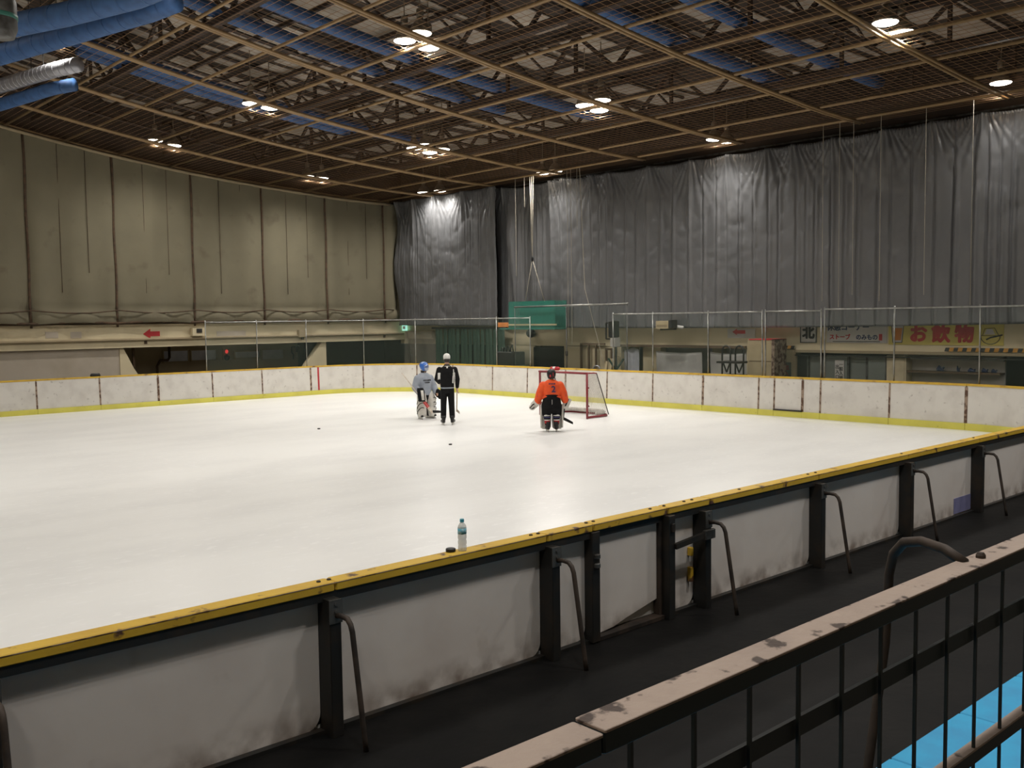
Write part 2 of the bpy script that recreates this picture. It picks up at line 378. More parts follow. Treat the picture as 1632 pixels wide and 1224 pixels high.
# recess windows
for n, (u0, v0, u1, v1) in enumerate([(260, 560, 299, 575), (304, 559, 343, 573), (374, 561, 412, 569), (417, 558, 450, 571)]):
    a = on_y(u0, v0, YR); b = on_y(u1, v1, YR)
    wn = struct('window_%d' % (n+1), (a.x, YR, b.z), label='pale frosted recess window')
    MB().box((a.x, YR-.04, b.z), (b.x, YR-.01, a.z)).build('pane', M['window_blue'], wn)
    f = MB()
    for lo, hi in [((a.x-.05, YR-.07, b.z-.05), (b.x+.05, YR, b.z)), ((a.x-.05, YR-.07, a.z), (b.x+.05, YR, a.z+.05)), ((a.x-.05, YR-.07, b.z), (a.x, YR, a.z)), ((b.x, YR-.07, b.z), (b.x+.05, YR, a.z))]: f.box(lo, hi)
    f.build('frame', M['brown_wall'], wn)
# red alarm lamp over a black bell
a = on_y(360, 561, YR)
al = thing('alarm_lamp', (a.x, YR, a.z-.35), 'red lit alarm lamp above a round black bell in the recess', 'lamp')
MB().box((a.x-.16, YR-.05, a.z-.33), (a.x+.16, YR, a.z+.16)).build('plate', M['brown_wall'], al)
MB().ell((a.x, YR-.08, a.z+.02), (.06, .06, .08)).build('lamp_dome', M['red_lamp'], al, smooth=True)
bell = MB().lathe([(.13, 0), (.13, .03), (.06, .07)], n=16).build('bell', M['black_plastic'], al)
bell.rotation_euler = (math.pi/2, 0, 0); bell.location = (0, -.05, .12)
for v in bell.data.vertices: v.co += al.location
# wall box, arrow sign, junction box, recess devices
o = panel_on_wall('wall_box', 303, 523, 323, 535, YW-.12, M['cream'], 'cream metal box on the beam beside the red arrow', 'wall box', .22)
a = on_y(318, 527, YW-.34); MB().box((a.x-.12, YW-.36, a.z-.08), (a.x+.10, YW-.34, a.z+.08)).build('dark_vent', M['steel_dark'], o)
a = on_y(480, 532, YW-.2); tag(MB().box((a.x-.16, YW-.32, a.z-.14), (a.x+.16, YW-.121, a.z+.16), .01).build('junction_box', M['brown_wall']), 'brown junction box on the conduit of the long wall', 'junction box')
a = on_y(475, 556, YR-.02); sp = thing('wall_speaker', (a.x, YR, a.z-.2), 'small black box with a dangling cable in the long wall recess', 'speaker')
MB().box((a.x-.13, YR-.2, a.z-.15), (a.x+.13, YR-.001, a.z+.15), .02).build('cabinet', M['black_plastic'], sp)
MB().tube([(a.x-.13, YR-.03, a.z+.1), (a.x-.33, YR-.03, a.z+.1), (a.x-.33, YR-.03, a.z-.15), (a.x-.24, YR-.03, a.z-.25), (a.x-.26, YR-.03, a.z-.45)], .025, 6).build('cable', M['black_plastic'], sp)
a = on_y(250, 575, YR); pp = MB()
pp.tube([(a.x-.1, YR-.25, -.45), (a.x-.1, YR-.25, a.z-.2), (a.x+.05, YR-.25, a.z+.02), (a.x+.35, YR-.25, a.z+.02), (a.x+.42, YR-.25, a.z+.12), (a.x+.42, YR-.25, 1.88)], .055, 8)
tag(pp.build('drain_pipe', M['strap'], smooth=True), 'dark bent pipe standing beside the recess windows', 'pipe')
# red arrow on the beam (flat painted plate)
a = on_y(242, 532, YW-.12); ar = MB()
pts = [(-.33, 0), (-.06, .19), (-.06, .09), (.30, .09), (.30, -.09), (-.06, -.09), (-.06, -.19)]
ar.loft([[(a.x+p, YW-.122, a.z+q) for p, q in pts], [(a.x+p, YW-.135, a.z+q) for p, q in pts]])
tag(ar.build('arrow_sign', M['arrow_red']), 'red arrow sign pointing along the cream beam of the long wall', 'sign')
# paper notices on the beam
for u0, u1 in ((72, 93), (112, 130), (345, 392)):
    panel_on_wall('notice', u0, 529 if u0 < 200 else 528, u1, 539, YW-.121, M['stained'], 'faded notice sheet stuck to the beam of the long wall', 'notice', .008, 'faded notices on the beam')

# ---- beige curtain on the long wall, bay by bay between brown straps
XS = [1.05 + 2.94*k for k in range(0, 9)]                # straps: 9.87.. 12.8.. as far as the corner
lc = thing('wall_curtain', (12, YW-.25, 2.74), 'beige cloth curtain in bays between brown straps on the long wall', 'curtain')
def cloth(bm_fn, ns, nt_):
    vs = []; fs = []
    for j in range(nt_+1):
        for i in range(ns+1): vs.append(bm_fn(i/ns, j/nt_))
    for j in range(nt_):
        for i in range(ns):
            a = j*(ns+1)+i; fs.append((a, a+1, a+ns+2, a+ns+1))
    return vs, fs
XS = [-1.6 + 2.94*k for k in range(11)]
for k in range(len(XS)-1):
    x0, x1 = XS[k], min(XS[k+1], 25.95)
    def fn(s, t, x0=x0, x1=x1, k=k):
        x = x0 + (x1-x0)*s
        zb = 2.78 + .10*(1-abs(2*s-1))*0 + .06*math.sin(s*math.pi)
        zt = zc(x) - .02
        z = zt + (zb-zt)*t
        e = abs(2*s-1)
        y = YW-.20 - .10*(1-e**6)
        y -= .07*math.sin(s*12.4 + k*1.7 + .6*math.sin(t*3))*(.4+.6*t) * (1-e**8)
        low = max(0, (z-2.74)); tie = math.exp(-((z-3.3)/.12)**2)
        y += .05*tie
        if z < 3.3: y -= .10*math.sin(math.pi*(3.3-z)/.56)*(1-e**4)
        y += .025*mnoise.noise(Vector((x*1.3, k*3.0, z*.8)))
        y += .03*math.exp(-(1-e)*9)*math.sin(z*11 + (1-e)*25)*max(0, 1-(z-2.74)/1.6)
        return (x, y, z)
    v, f = cloth(fn, 28, 46)
    MB().add(v, f).build('cloth_bay', M['beige_cloth'], lc, smooth=True)
for k in range(len(XS)-2):                               # sewn seams inside each bay
    for fr_, z0_ in ((.36, 3.9), (.67, 4.6)):
        x = XS[k]+2.94*fr_; zt_ = zc(x)-.1
        MB().tube([(x, YW-.20-.10-.07*math.sin(fr_*12.4+k*1.7)*.7-.012, z0_+(zt_-z0_)*i/6) for i in range(7)], .010, 5).build('seam', M['strap'], lc, smooth=True)
for k, x in enumerate(XS):
    if x > 25.5: continue
    st = MB(); n = 14
    pts = [(x + .015*math.sin(z*2+k), YW-.22, z) for z in [2.66 + (zc(x)-2.68)*i/n for i in range(n+1)]]
    st.tube(pts, .045, 6); st.build('strap', M['strap'], lc, smooth=True)
rp = MB(); pts = []
for k in range(len(XS)-1):
    for i in range(8):
        s = i/8; x = XS[k]+(XS[k+1]-XS[k])*s
        if x < 25.4: pts.append((x, YW-.40, 3.27-.10*math.sin(math.pi*s) + .0))
rp.tube(pts, .022, 6).build('tie_rope', M['strap'], lc, smooth=True)
hm = MB().tube([(x, YW-.27 + .03*math.sin(x*3), 2.80 + .05*math.sin(math.pi*((x-XS[0]) % 2.94)/2.94)) for x in [-1.6+.2*i for i in range(136)]], .05, 6)
hm.build('hem', M['strap'], lc, smooth=True)
tr = MB().tube([(x, YW-.3, zc(x)-.03) for x in [-6+.8*i for i in range(40)]], .06, 6).build('top_rail', M['brown_wall'], lc, smooth=True)
tr = MB().tube([(x, YW-.2, zc(x)+.10) for x in [-6+.8*i for i in range(40)]], .05, 6).build('edge_rail', M['tan_bar'], lc, smooth=True)

# ---- end wall
XW = 26.0
wr = struct('wall_right', (XW, 20, -.45), label='cream end wall with openings below a silver curtain')
def yz(u, v, x=XW): p = on_x(u, v, x); return p.y, p.z
def Yr(u, x=XW, v=560): return on_x(u, v, x).y
TOPZ = 2.05
wbox(wr, 'wall_upper', M['cream'], (XW+.0, -6, 1.72), (XW+.3, 36.2, 2.9))
wbox(wr, 'wall_upper', M['deck'], (XW+.1, -6, 2.9), (XW+.3, 36.2, 9.4))
segs = [(800, 853), (899, 990), (1190, 1236), (1246, 1268)]
for u0, u1 in segs:
    wbox(wr, 'wall_pier', M['cream'], (XW+.0, Yr(u1), -.45), (XW+.3, Yr(u0), 1.74))
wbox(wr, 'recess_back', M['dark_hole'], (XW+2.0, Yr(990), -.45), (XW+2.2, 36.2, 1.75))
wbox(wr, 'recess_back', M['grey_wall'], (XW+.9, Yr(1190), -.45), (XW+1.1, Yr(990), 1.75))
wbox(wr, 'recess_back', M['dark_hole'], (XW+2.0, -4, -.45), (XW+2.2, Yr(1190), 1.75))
wbox(wr, 'recess_side', M['cream'], (XW+.3, Yr(990)-.1, -.45), (XW+2.0, Yr(990), 1.75))
wbox(wr, 'recess_side', M['cream'], (XW+.3, Yr(1190), -.45), (XW+2.0, Yr(1190)+.1, 1.75))
wbox(wr, 'recess_ceiling', M['brown_wall'], (XW+.3, -4, 1.74), (XW+2.2, 36.2, 1.9))
wbox(wr, 'header_beam', M['brown_frame'], (XW-.06, Yr(1190), yz(1090, 554)[1]), (XW, Yr(990), yz(1090, 550)[1]))
wbox(wr, 'header_beam', M['brown_wall'], (XW-.06, -2, 1.64), (XW, Yr(1268), 1.72))
wbox(wr, 'track_rail', M['steel_dark'], (XW-.05, -2, 1.54), (XW+.05, Yr(1268), 1.575))
# pillar in the curtained opening and wall pilaster
wbox(wr, 'pilaster', M['cream'], (XW+.3, Yr(1044), -.45), (XW+.6, Yr(1016), 1.74))
wbox(wr, 'pilaster', M['plywood'], (XW+.6, Yr(1132), -.45), (XW+.9, Yr(1118), 1.74))
# end-wall shop front: side panels, counter wall
ys0, ys1 = Yr(1440), Yr(1592)
wbox(wr, 'counter_back', M['sign_white'], (XW+.42, ys1, -.45), (XW+.5, ys0, 1.5))
wbox(wr, 'counter_shelf', M['brown_frame'], (XW+.08, ys1, yz(1510, 594)[1]-.03), (XW+.42, ys0, yz(1510, 594)[1]+.02))
wbox(wr, 'counter_side', M['cream'], (XW+.06, Yr(1440)-.05, -.45), (XW+.9, Yr(1440)+.12, 1.6))
wbox(wr, 'counter_soffit', M['grey_wall'], (XW+.3, ys1, 1.48), (XW+.5, ys0, 1.6))
wbox(wr, 'wall_pier', M['cream'], (XW+.05, Yr(1440), -.45), (XW+.25, Yr(1412), 1.6))
# ---- silver vinyl curtains along the end wall
def silver_sheet(label, y0, y1, hang, x_base, ztop, zbot, bow, seed, amp=.05, pitch=.72, ns=None):
    """sheet from y0 (far) to y1; hang = positions (0..1) of the top hooks"""
    rnd = random.Random(seed); L = abs(y1-y0); ns = ns or int(L*38); nt_ = 70
    cre = []; p = rnd.uniform(.1, .5)
    while p < L: cre.append((p, rnd.uniform(.5, 1.2))); p += pitch*rnd.uniform(.55, 1.35)
    diag = [(rnd.uniform(0, L), rnd.uniform(.15, .75), rnd.uniform(-.9, .9), rnd.uniform(.25, .8)) for _ in range(int(L*1.2))]
    def fn(s, t):
        q = s*L; y = y0 + (y1-y0)*s
        zt = ztop(s); zb = zbot(s)
        # scallop of the top edge between hooks
        hs = sorted(hang); d0 = min(abs(s-h)*L for h in hs)
        zt2 = zt - .05*min(1, d0/.6)**1.0
        z = zt2 + (zb-zt2)*t
        x = x_base + bow(s, t)
        for c, a in cre:
            dq = q-c
            if abs(dq) < .5:
                x += amp*a*(.80*math.exp(-(dq/.026)**2) - .45*math.exp(-((dq-.085)/.06)**2))*(.30+.70*min(1, t*2.6))
        for h in hs:                                     # folds fanning out of the hooks
            dq = q - h*L; w = .06 + .55*t
            fade = math.exp(-t*5.0)
            x -= .13*fade*math.exp(-(dq/w)**2)*(1+.0*dq)
            if abs(dq) < 1.6:
                ang = dq/(t+.06)
                x += .05*fade*math.sin(ang*5.0)*math.exp(-(dq/.8)**2)
        for a1, a2, a3, w1 in ((.35, 1.2, .5, .016), (-.45, 1.5, .7, .013), (.2, 2.6, 1.6, .008)):      # soft diagonal wrinkles
            nv = mnoise.noise(Vector((y*a2*.8 + z*a1, z*a3*1.6 - y*a1*.4, seed*1.7)))
            x += w1*(1-min(1, abs(nv)*3.2))**2
        x += .05*mnoise.noise(Vector((y*.7, z*.35, seed))) + .018*mnoise.noise(Vector((y*2.3, z*1.4, seed+5.0)))
        if t > .93: x -= .03*math.sin(q*3.1+seed)*(t-.93)/.07
        return (x, y, z)
    v, f = cloth(fn, ns, nt_)
    o = MB().add(v, f).build('curtain_sheet', M['silver'], smooth=True)
    sm = o.modifiers.new('thickness', 'SOLIDIFY'); sm.thickness = .004
    return tag(o, label, 'curtain', 'silver curtains on the end wall')
silver_sheet('silver vinyl curtain lit by a lamp in the corner beside the beige curtain', 35.5, 28.75, [0, .2, .42, .7, .97], 25.35,
             lambda s: 8.02-.02*s, lambda s: 2.55-.05*s, lambda s, t: -.10*math.sin(math.pi*s)*t + .12*math.exp(-s*12)*math.sin(t*9), 3, .07, .42)
silver_sheet('dark deeply folded silver vinyl curtain behind the hanging green box', 29.25, 25.35, [.13, .55, .88], 25.76,
             lambda s: 8.0-.12*math.sin(math.pi*s), lambda s: 2.50-.06*s, lambda s, t: .09*math.sin(s*17 + 1.1*math.sin(t*2))*(.4+.6*t) - .20*math.exp(-((s-.22-.14*t)/.06)**2)*min(1, t*3), 11, .09, .45)
silver_sheet('long flat silver vinyl curtain above the drinks banner and doors', 25.85, 4.2, [0, .035, .10, .135, .22, .30, .365, .43, .47, .53, .60, .66, .72, .80, .87, .94, 1], 25.48,
             lambda s: 7.86-.10*math.sin(s*3.1), lambda s: 2.42-.05*math.sin(s*math.pi)+.14*s**2, lambda s, t: .10*math.exp(-s*14)*math.sin(s*120)*t - .04*t, 23, .085, .50)
crl = MB().tube([(25.93, 35.4, 8.00), (25.93, 29, 7.96), (25.93, 4.0, 7.88)], .03, 8)
tag(crl.build('curtain_rail', M['steel_grey']), 'grey steel rail carrying the silver curtains', 'curtain rail')

# ---- things on and before the end wall
def wall_sign(name, u0, v0, u1, v1, m, label, cat='sign', t=.02, x=XW):
    a = on_x(u0, v0, x); b = on_x(u1, v1, x)
    r = thing(name, (x-t, (a.y+b.y)/2, b.z), label, cat)
    MB().box((x-t, b.y, b.z), (x-.001, a.y, a.z), .004).build('board', m, r)
    return r, a, b
def letters(r, a, b, body, u, v, size, m, x=XW, t=.02, bold=0.0, sx=1.0, name='lettering', fat=0.0):
    p = on_x(u, v, x)
    return put_text(name, body, size, m, r, Vector((-.004, p.y - r.location.y, p.z - r.location.z)), FACE_MX, bold=bold, sx=sx, fat=fat)
# exit sign
r, a, b = wall_sign('exit_sign', 643, 517.5, 649.5, 527, M['exit_green'], 'small lit green exit sign below the corner curtain', 'exit sign', .08, 25.9)
MB().box((25.815, b.y+.06, b.z+.07), (25.82, a.y-.06, b.z+.20)).build('pictogram', M['sign_white'], r)
# north sign, arrow sign, banners
r, a, b = wall_sign('north_sign', 1276, 514, 1302, 546.5, M['sign_white'], 'white sign with the black character 北 below the silver curtain')
letters(r, a, b, '北', 1289, 531, .40, M['sign_black'], fat=.020)
fr = MB(); pA, pB = a, b
for lo, hi in (((XW-.035, pB.y, pB.z), (XW-.02, pA.y, pB.z+.03)), ((XW-.035, pB.y, pB.z), (XW-.02, pB.y+.03, pA.z)), ((XW-.035, pA.y-.03, pB.z), (XW-.02, pA.y, pA.z))): fr.box(lo, hi)
fr.build('frame', M['steel_grey'], r)
r, a, b = wall_sign('arrow_sign', 1160, 524, 1204, 539, M['sign_white'], 'white sign with a dark red arrow on the end wall')
c = on_x(1168, 529, XW); pts = [(.0, 0), (.17, .10), (.17, .055), (.48, .055), (.48, -.055), (.17, -.055), (.17, -.10)]
MB().loft([[(XW-.022, c.y-p, c.z+q) for p, q in pts], [(XW-.03, c.y-p, c.z+q) for p, q in pts]]).build('arrow', M['arrow_red'], r)
r, a, b = wall_sign('stove_banner', 1318, 512, 1414, 547, M['sign_white'], 'white banner lettered ストーブ and のみもの under the silver curtain', 'banner')
letters(r, a, b, '休憩コーナー', 1352, 522, .22, M['sign_navy'], fat=.007)
letters(r, a, b, 'ストーブ', 1339, 537.5, .165, M['sign_red'], fat=.006)
letters(r, a, b, 'のみもの', 1382, 538, .165, M['sign_navy'], fat=.006)
c = on_x(1404, 537.5, XW); MB().box((XW-.026, c.y-.05, c.z-.09), (XW-.02, c.y+.05, c.z+.09), .003).build('can_print', M['sign_red'], r)
MB().box((XW-.024, b.y+.2, b.z+.03), (XW-.02, a.y-.2, b.z+.05)).build('under_line', M['steel_grey'], r)
r, a, b = wall_sign('drinks_banner', 1417, 508, 1600, 551, M['sign_yellow'], 'yellow banner with big red lettering お飲物 above the counter', 'banner')
for ch, u in (('お', 1464), ('飲', 1500), ('物', 1537.5)): letters(r, a, b, ch, u, 533.5, .50, M['sign_red'], fat=.024)
c = on_x(1431, 532, XW)                                        # glass of orange juice
MB().add([(XW-.024, c.y+.18, c.z+.27), (XW-.024, c.y-.18, c.z+.27), (XW-.024, c.y-.13, c.z-.24), (XW-.024, c.y+.13, c.z-.24)], [(0,1,2,3)]).build('glass_print', M['sign_white'], r)
MB().add([(XW-.027, c.y+.135, c.z+.16), (XW-.027, c.y-.135, c.z+.16), (XW-.027, c.y-.10, c.z-.18), (XW-.027, c.y+.10, c.z-.18)], [(0,1,2,3)]).build('juice_print', M['sign_orange'], r)
g = MB()
for p, q in (((.18, .27), (.13, -.24)), ((-.18, .27), (-.13, -.24)), ((.13, -.24), (-.13, -.24))): g.bar((XW-.027, c.y+p[0], c.z+p[1]), (XW-.027, c.y+q[0], c.z+q[1]), .018, .006, (1,0,0))
g.build('glass_outline', M['sign_black'], r)
c = on_x(1579, 535, XW); g = MB()                              # bowl with spoon, drawn in line
ring = [(XW-.027, c.y+.24*math.cos(t_), c.z-.02+.20*math.sin(t_)) for t_ in [math.pi*(1.0+k/12) for k in range(13)]]
g.tube(ring, .010, 5); g.tube([(XW-.027, c.y+.26, c.z), (XW-.027, c.y-.26, c.z)], .008, 5); g.tube([(XW-.027, c.y+.20, c.z+.0), (XW-.027, c.y+.14, c.z+.18), (XW-.027, c.y-.1, c.z+.2), (XW-.027, c.y-.2, c.z+.02)], .008, 5)
g.tube([(XW-.027, c.y+.10, c.z-.10), (XW-.027, c.y+.0, c.z-.05), (XW-.027, c.y-.30, c.z+.02)], .020, 6)
g.build('bowl_outline', M['sign_black'], r)
MB().add([(XW-.023, c.y+.15, c.z+.03), (XW-.023, c.y-.12, c.z+.03), (XW-.023, c.y-.05, c.z+.17), (XW-.023, c.y+.1, c.z+.17)], [(0,1,2,3)]).build('bowl_fill', M['sign_white'], r)
# hazard strips
def hazard(name, u0, u1, v, label, x=XW-.062):
    a = on_x(u0, v, x); b = on_x(u1, v, x); r = thing(name, (x, (a.y+b.y)/2, a.z-.05), label, 'hazard strip')
    n = max(3, int(abs(a.y-b.y)/.11)); 
    for k in range(n):
        y0 = a.y + (b.y-a.y)*k/n; y1 = a.y + (b.y-a.y)*(k+1)/n; sk = -.03
        MB().add([(x, y0, a.z-.05), (x, y1, a.z-.05), (x, y1+sk, a.z+.05), (x, y0+sk, a.z+.05), (x+.02, y0, a.z-.05), (x+.02, y1, a.z-.05), (x+.02, y1+sk, a.z+.05), (x+.02, y0+sk, a.z+.05)],
                 [(0,1,2,3),(7,6,5,4),(0,4,5,1),(1,5,6,2),(2,6,7,3),(3,7,4,0)]).build('stripe', M['hazard_orange'] if k % 2 else M['hazard_black'], r)
hazard('hazard_strip', 1249, 1265, 553.5, 'short orange and black hazard strip over the narrow pier')
hazard('hazard_strip', 1505, 1660, 557, 'long orange and black hazard strip below the drinks banner')
# notice on the pier and sliding doors with lettered sheet
r, a, b = wall_sign('pier_notice', 1248, 577, 1261, 600, M['glass_door'], 'grey notice with red lettering on the pier beside the doors')
letters(r, a, b, '出', 1254, 586, .17, M['sign_red']); letters(r, a, b, '入', 1254, 596, .17, M['sign_red'])
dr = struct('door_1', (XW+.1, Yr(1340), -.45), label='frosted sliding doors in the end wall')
for k, (u0, u1, m_) in enumerate([(1268, 1288, 'dark_hole'), (1288, 1310, 'glass_door'), (1310, 1352, 'glass_door'), (1352, 1382, 'glass_door'), (1382, 1413, 'glass_door')]):  # first leaf is a dark sheet painting the shade of the door recess
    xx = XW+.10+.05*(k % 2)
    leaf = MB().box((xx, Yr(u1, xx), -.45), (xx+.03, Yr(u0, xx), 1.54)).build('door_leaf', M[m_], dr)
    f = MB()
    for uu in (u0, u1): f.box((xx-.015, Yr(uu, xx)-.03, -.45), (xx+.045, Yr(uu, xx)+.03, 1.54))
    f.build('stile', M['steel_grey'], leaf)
ds = thing('door_notice', (XW+.09, Yr(1339), .6), 'white vertical sheet lettered 一般入場 出入口 on the frosted door', 'notice')
a = on_x(1331, 574, XW+.09); b = on_x(1345, 612, XW+.09)
MB().box((XW+.08, b.y, b.z), (XW+.095, a.y, a.z)).build('sheet', M['sign_white'], ds)
for k, ch in enumerate('一般入場'): put_text('lettering', ch, .13, M['sign_black'], ds, Vector((-.014, (a.y+b.y)/2-.055-ds.location.y, a.z-.13-.13*k-ds.location.z)), FACE_MX, bold=.001)
for k, ch in enumerate('出入口'): put_text('lettering', ch, .13, M['sign_black'], ds, Vector((-.014, (a.y+b.y)/2+.065-ds.location.y, a.z-.20-.15*k-ds.location.z)), FACE_MX, bold=.001)
# little blue animal figures standing on the counter shelf
zs = yz(1510, 594)[1]+.02
for u, w_, h_ in ((1499, .22, .16), (1528, .08, .16), (1549, .22, .11), (1570, .17, .12), (1585, .15, .10)):
    y = on_x(u, 590, XW+.25).y; mb = MB()
    mb.sections([(zs, XW+.25, y, .03, w_*.5), (zs+h_*.45, XW+.25, y+.02, .035, w_*.42), (zs+h_*.75, XW+.25, y+.03, .03, w_*.22), (zs+h_, XW+.25, y+.04, .02, w_*.08)], 10)
    mb.ell((XW+.25, y-w_*.36, zs+h_*.6), (.025, w_*.13, h_*.22), 8, 6)
    tag(mb.build('shelf_ornament', M['sign_navy'], smooth=True), 'small dark ornament standing on the counter shelf', 'ornament', 'ornaments on the counter shelf')
# plastic sheet and green strip curtain in the corner passage
sh = []
def fn(s, t):
    y = Yr(700, 25.7) + (Yr(646, 25.7)-Yr(700, 25.7))*s; z = 2.28 - 2.7*t - .25*s*t
    return (25.62+.06*math.sin(s*14+t*3), y, z)
v, f = cloth(fn, 30, 12); tag(MB().add(v, f).build('plastic_sheet', M['plastic_sheet'], smooth=True), 'hazy plastic sheet hanging below the exit sign', 'plastic sheet')
gc = thing('strip_curtain', (25.5, Yr(745, 25.5), -.4), 'dark green strip curtain hanging in the corner passage', 'strip curtain')
n = 17
for k in range(n):
    u = 694 + (806-694)*k/n; u1 = 694+(806-694)*(k+.88)/n
    ya, yb = Yr(u, 25.5), Yr(u1, 25.5); top = 2.40
    mb = MB(); rings = []
    for z in (top, 1.2, -.42):
        xx = 25.5 + .03*math.sin(k*2.1+z); rings.append([(xx, ya, z), (xx-.03, (ya+yb)/2, z), (xx, yb, z), (xx+.006, yb, z), (xx-.022, (ya+yb)/2, z), (xx+.006, ya, z)])
    mb.loft(rings).build('strip', M['green_strip'], gc)
MB().box((25.45, Yr(808, 25.5), 2.38), (25.55, Yr(690, 25.5), 2.46)).build('header', M['steel_dark'], gc)
tag(MB().box((25.75, Yr(690, 25.8), 1.95), (25.9, Yr(648, 25.8), 2.3), .01).build('fascia_board', M['plywood']), 'pale fascia board above the plastic sheet', 'board')
# black machine with hoses and its small box
y0, y1 = Yr(833, 25.2), Yr(799, 25.2)
mc = thing('ice_machine', (25.2, (y0+y1)/2, -.45), 'tall black machine with looped hoses against the end wall', 'machine')
MB().box((24.9, Yr(819.5, 25.0), -.45), (25.6, y1, 1.50), .05).build('cabinet', M['black_plastic'], mc)
MB().box((24.95, y0, -.45), (25.5, Yr(819.5, 25.0), .98), .03).build('side_box', M['green_strip'], mc)
for k, yy in enumerate([Yr(u, 25.1) for u in (801, 805, 810, 816)]):
    MB().tube([(25.1, yy+.1, 1.48), (25.1, yy+.06, 1.66), (25.1, yy-.02, 1.62+.05*k), (25.1, yy-.08, 1.48)], .028, 6).build('hose', M['black_plastic'], mc, smooth=True)
tag(MB().box((25.9, Yr(899), -.45), (25.98, Yr(853), yz(876, 553)[1]), .01).build('dark_opening', M['dark_hole']), 'dark opening in the cream end wall, its shade drawn as a black board', 'door')  # black board stands for the shade inside this opening
a = on_x(904, 562, XW); tag(MB().box((XW-.06, a.y-.05, a.z-.12), (XW-.001, a.y+.05, a.z+.06), .02).build('wall_hook', M['black_plastic']), 'small black wall box beside the dark opening', 'wall box')
a = on_x(852, 531, XW); tag(MB().ell((XW-.2, a.y, a.z), (.18, .2, .17)).tube([(XW-.1, a.y, a.z), (XW-.001, a.y, a.z)], .05, 6).build('wall_loudspeaker', M['black_plastic'], smooth=True), 'round black loudspeaker under the hanging green box', 'speaker')
# brown timber door frames leaning on the end wall
def frame_of_bars(name, us, vt, label, x=25.85, m='brown_frame', tail=0):
    r = thing(name, (x, Yr(us[0], x), -.45), label, 'frame'); z1 = on_x(us[0], vt, x).z
    for u in us: MB().box((x, Yr(u, x)-.035, -.45), (x+.06, Yr(u, x)+.035, z1)).build('upright', M[m], r)
    MB().box((x, Yr(us[-1]+tail, x)-.035, z1), (x+.06, Yr(us[0], x)+.035, z1+.07)).build('lintel', M[m], r)
frame_of_bars('timber_frame', (925.5, 937.5, 949), 549.5, 'brown timber frame with three uprights on the end wall', tail=13)
frame_of_bars('timber_frame', (965.5, 974), 558, 'narrow brown timber frame beside the loudspeaker stand', x=25.6)
for k, (u, lean) in enumerate(((961.5, .06), (968.5, .03), (975.5, -.04))):
    y = Yr(u, 25.3); tag(MB().bar((25.1, y, -.45), (25.55, y+lean, 1.22+.1*k), .10, .03, (1,0,0)).build('timber_plank', M['plywood']), 'rough timber plank leaning near the loudspeaker stand', 'plank', 'planks leaning by the stand')
tag(MB().tube([(24.9, Yr(951, 24.9)+.1*math.cos(t_)*1.6, .95+.14*math.sin(t_)) for t_ in [k*.6 for k in range(20)]], .03, 6).tube([(24.9, Yr(951, 24.9), -.45), (24.9, Yr(951, 24.9), .9)], .03, 6).build('hose_coil', M['duct_silver'], smooth=True), 'grey hose coiled on a post behind the end boards', 'hose')
# loudspeaker on stand
xs_ = 25.0; yc_ = Yr(978.5, xs_)
sp = thing('loudspeaker_stand', (xs_, yc_, -.45), 'tall black loudspeaker on a pole stand behind the goal', 'speaker')
zt, zb = on_x(978, 511, xs_).z, on_x(978, 538, xs_).z
MB().box((xs_-.18, yc_-.14, zb), (xs_+.18, yc_+.14, zt), .06).build('cabinet', M['black_plastic'], sp)
MB().box((xs_-.15, yc_-.17, zb-.32), (xs_+.15, yc_+.05, zb), .02).build('amplifier_box', M['grey_wall'], sp)
MB().tube([(xs_, yc_-.09, -.45), (xs_, yc_-.09, zb-.3)], .045, 8).build('pole', M['black_plastic'], sp)
for dy in (-.35, .35): MB().bar((xs_, yc_-.09, .95), (xs_, yc_-.09+dy, 1.35), .05, .05).build('brace', M['green_strip'], sp)
MB().box((xs_-.25, yc_-.35, -.45), (xs_+.25, yc_+.17, -.40), .02).build('base', M['black_plastic'], sp)
bk = MB()
for dz in (zb-.05, zt-.08): bk.bar((xs_, yc_+.14, dz), (xs_, yc_+.36, dz), .04, .04)
bk.bar((xs_, yc_+.36, zb-.05), (xs_, yc_+.36, zt-.08), .04, .04); bk.build('side_bracket', M['steel_dark'], sp)
# grey cloth curtain and white tarp in the end-wall opening
def hang(name, u0, u1, z0, z1, x, m, label, cat, folds=9, amp=.05):
    a, b = Yr(u0, x), Yr(u1, x)
    def fn(s, t): return (x + amp*math.sin(s*folds*2+math.sin(t*4))*(.4+.6*t) + .03*mnoise.noise(Vector((s*4, t*3, x))), a+(b-a)*s, z1+(z0-z1)*t - .05*math.sin(s*folds)*(1-t))
    v, f = cloth(fn, 40, 20); o = MB().add(v, f).build(name, m, smooth=True)
    sm = o.modifiers.new('thickness', 'SOLIDIFY'); sm.thickness = .006
    return tag(o, label, cat)
hang('cloth_curtain', 993, 1018, -.42, 1.66, XW+.15, M['window_blue'], 'grey cloth curtain in the opening next to the loudspeaker', 'curtain', 7)
hang('tarp_cover', 1046, 1119, -.42, 1.60, XW+.15, M['tarp'], 'white tarp hung across the opening behind the end boards', 'tarp', 3, .04)
hang('tarp_cover', 1132, 1190, -.42, 1.60, XW+.15, M['tarp'], 'white tarp hung behind the hooped trolley', 'tarp', 3, .04)
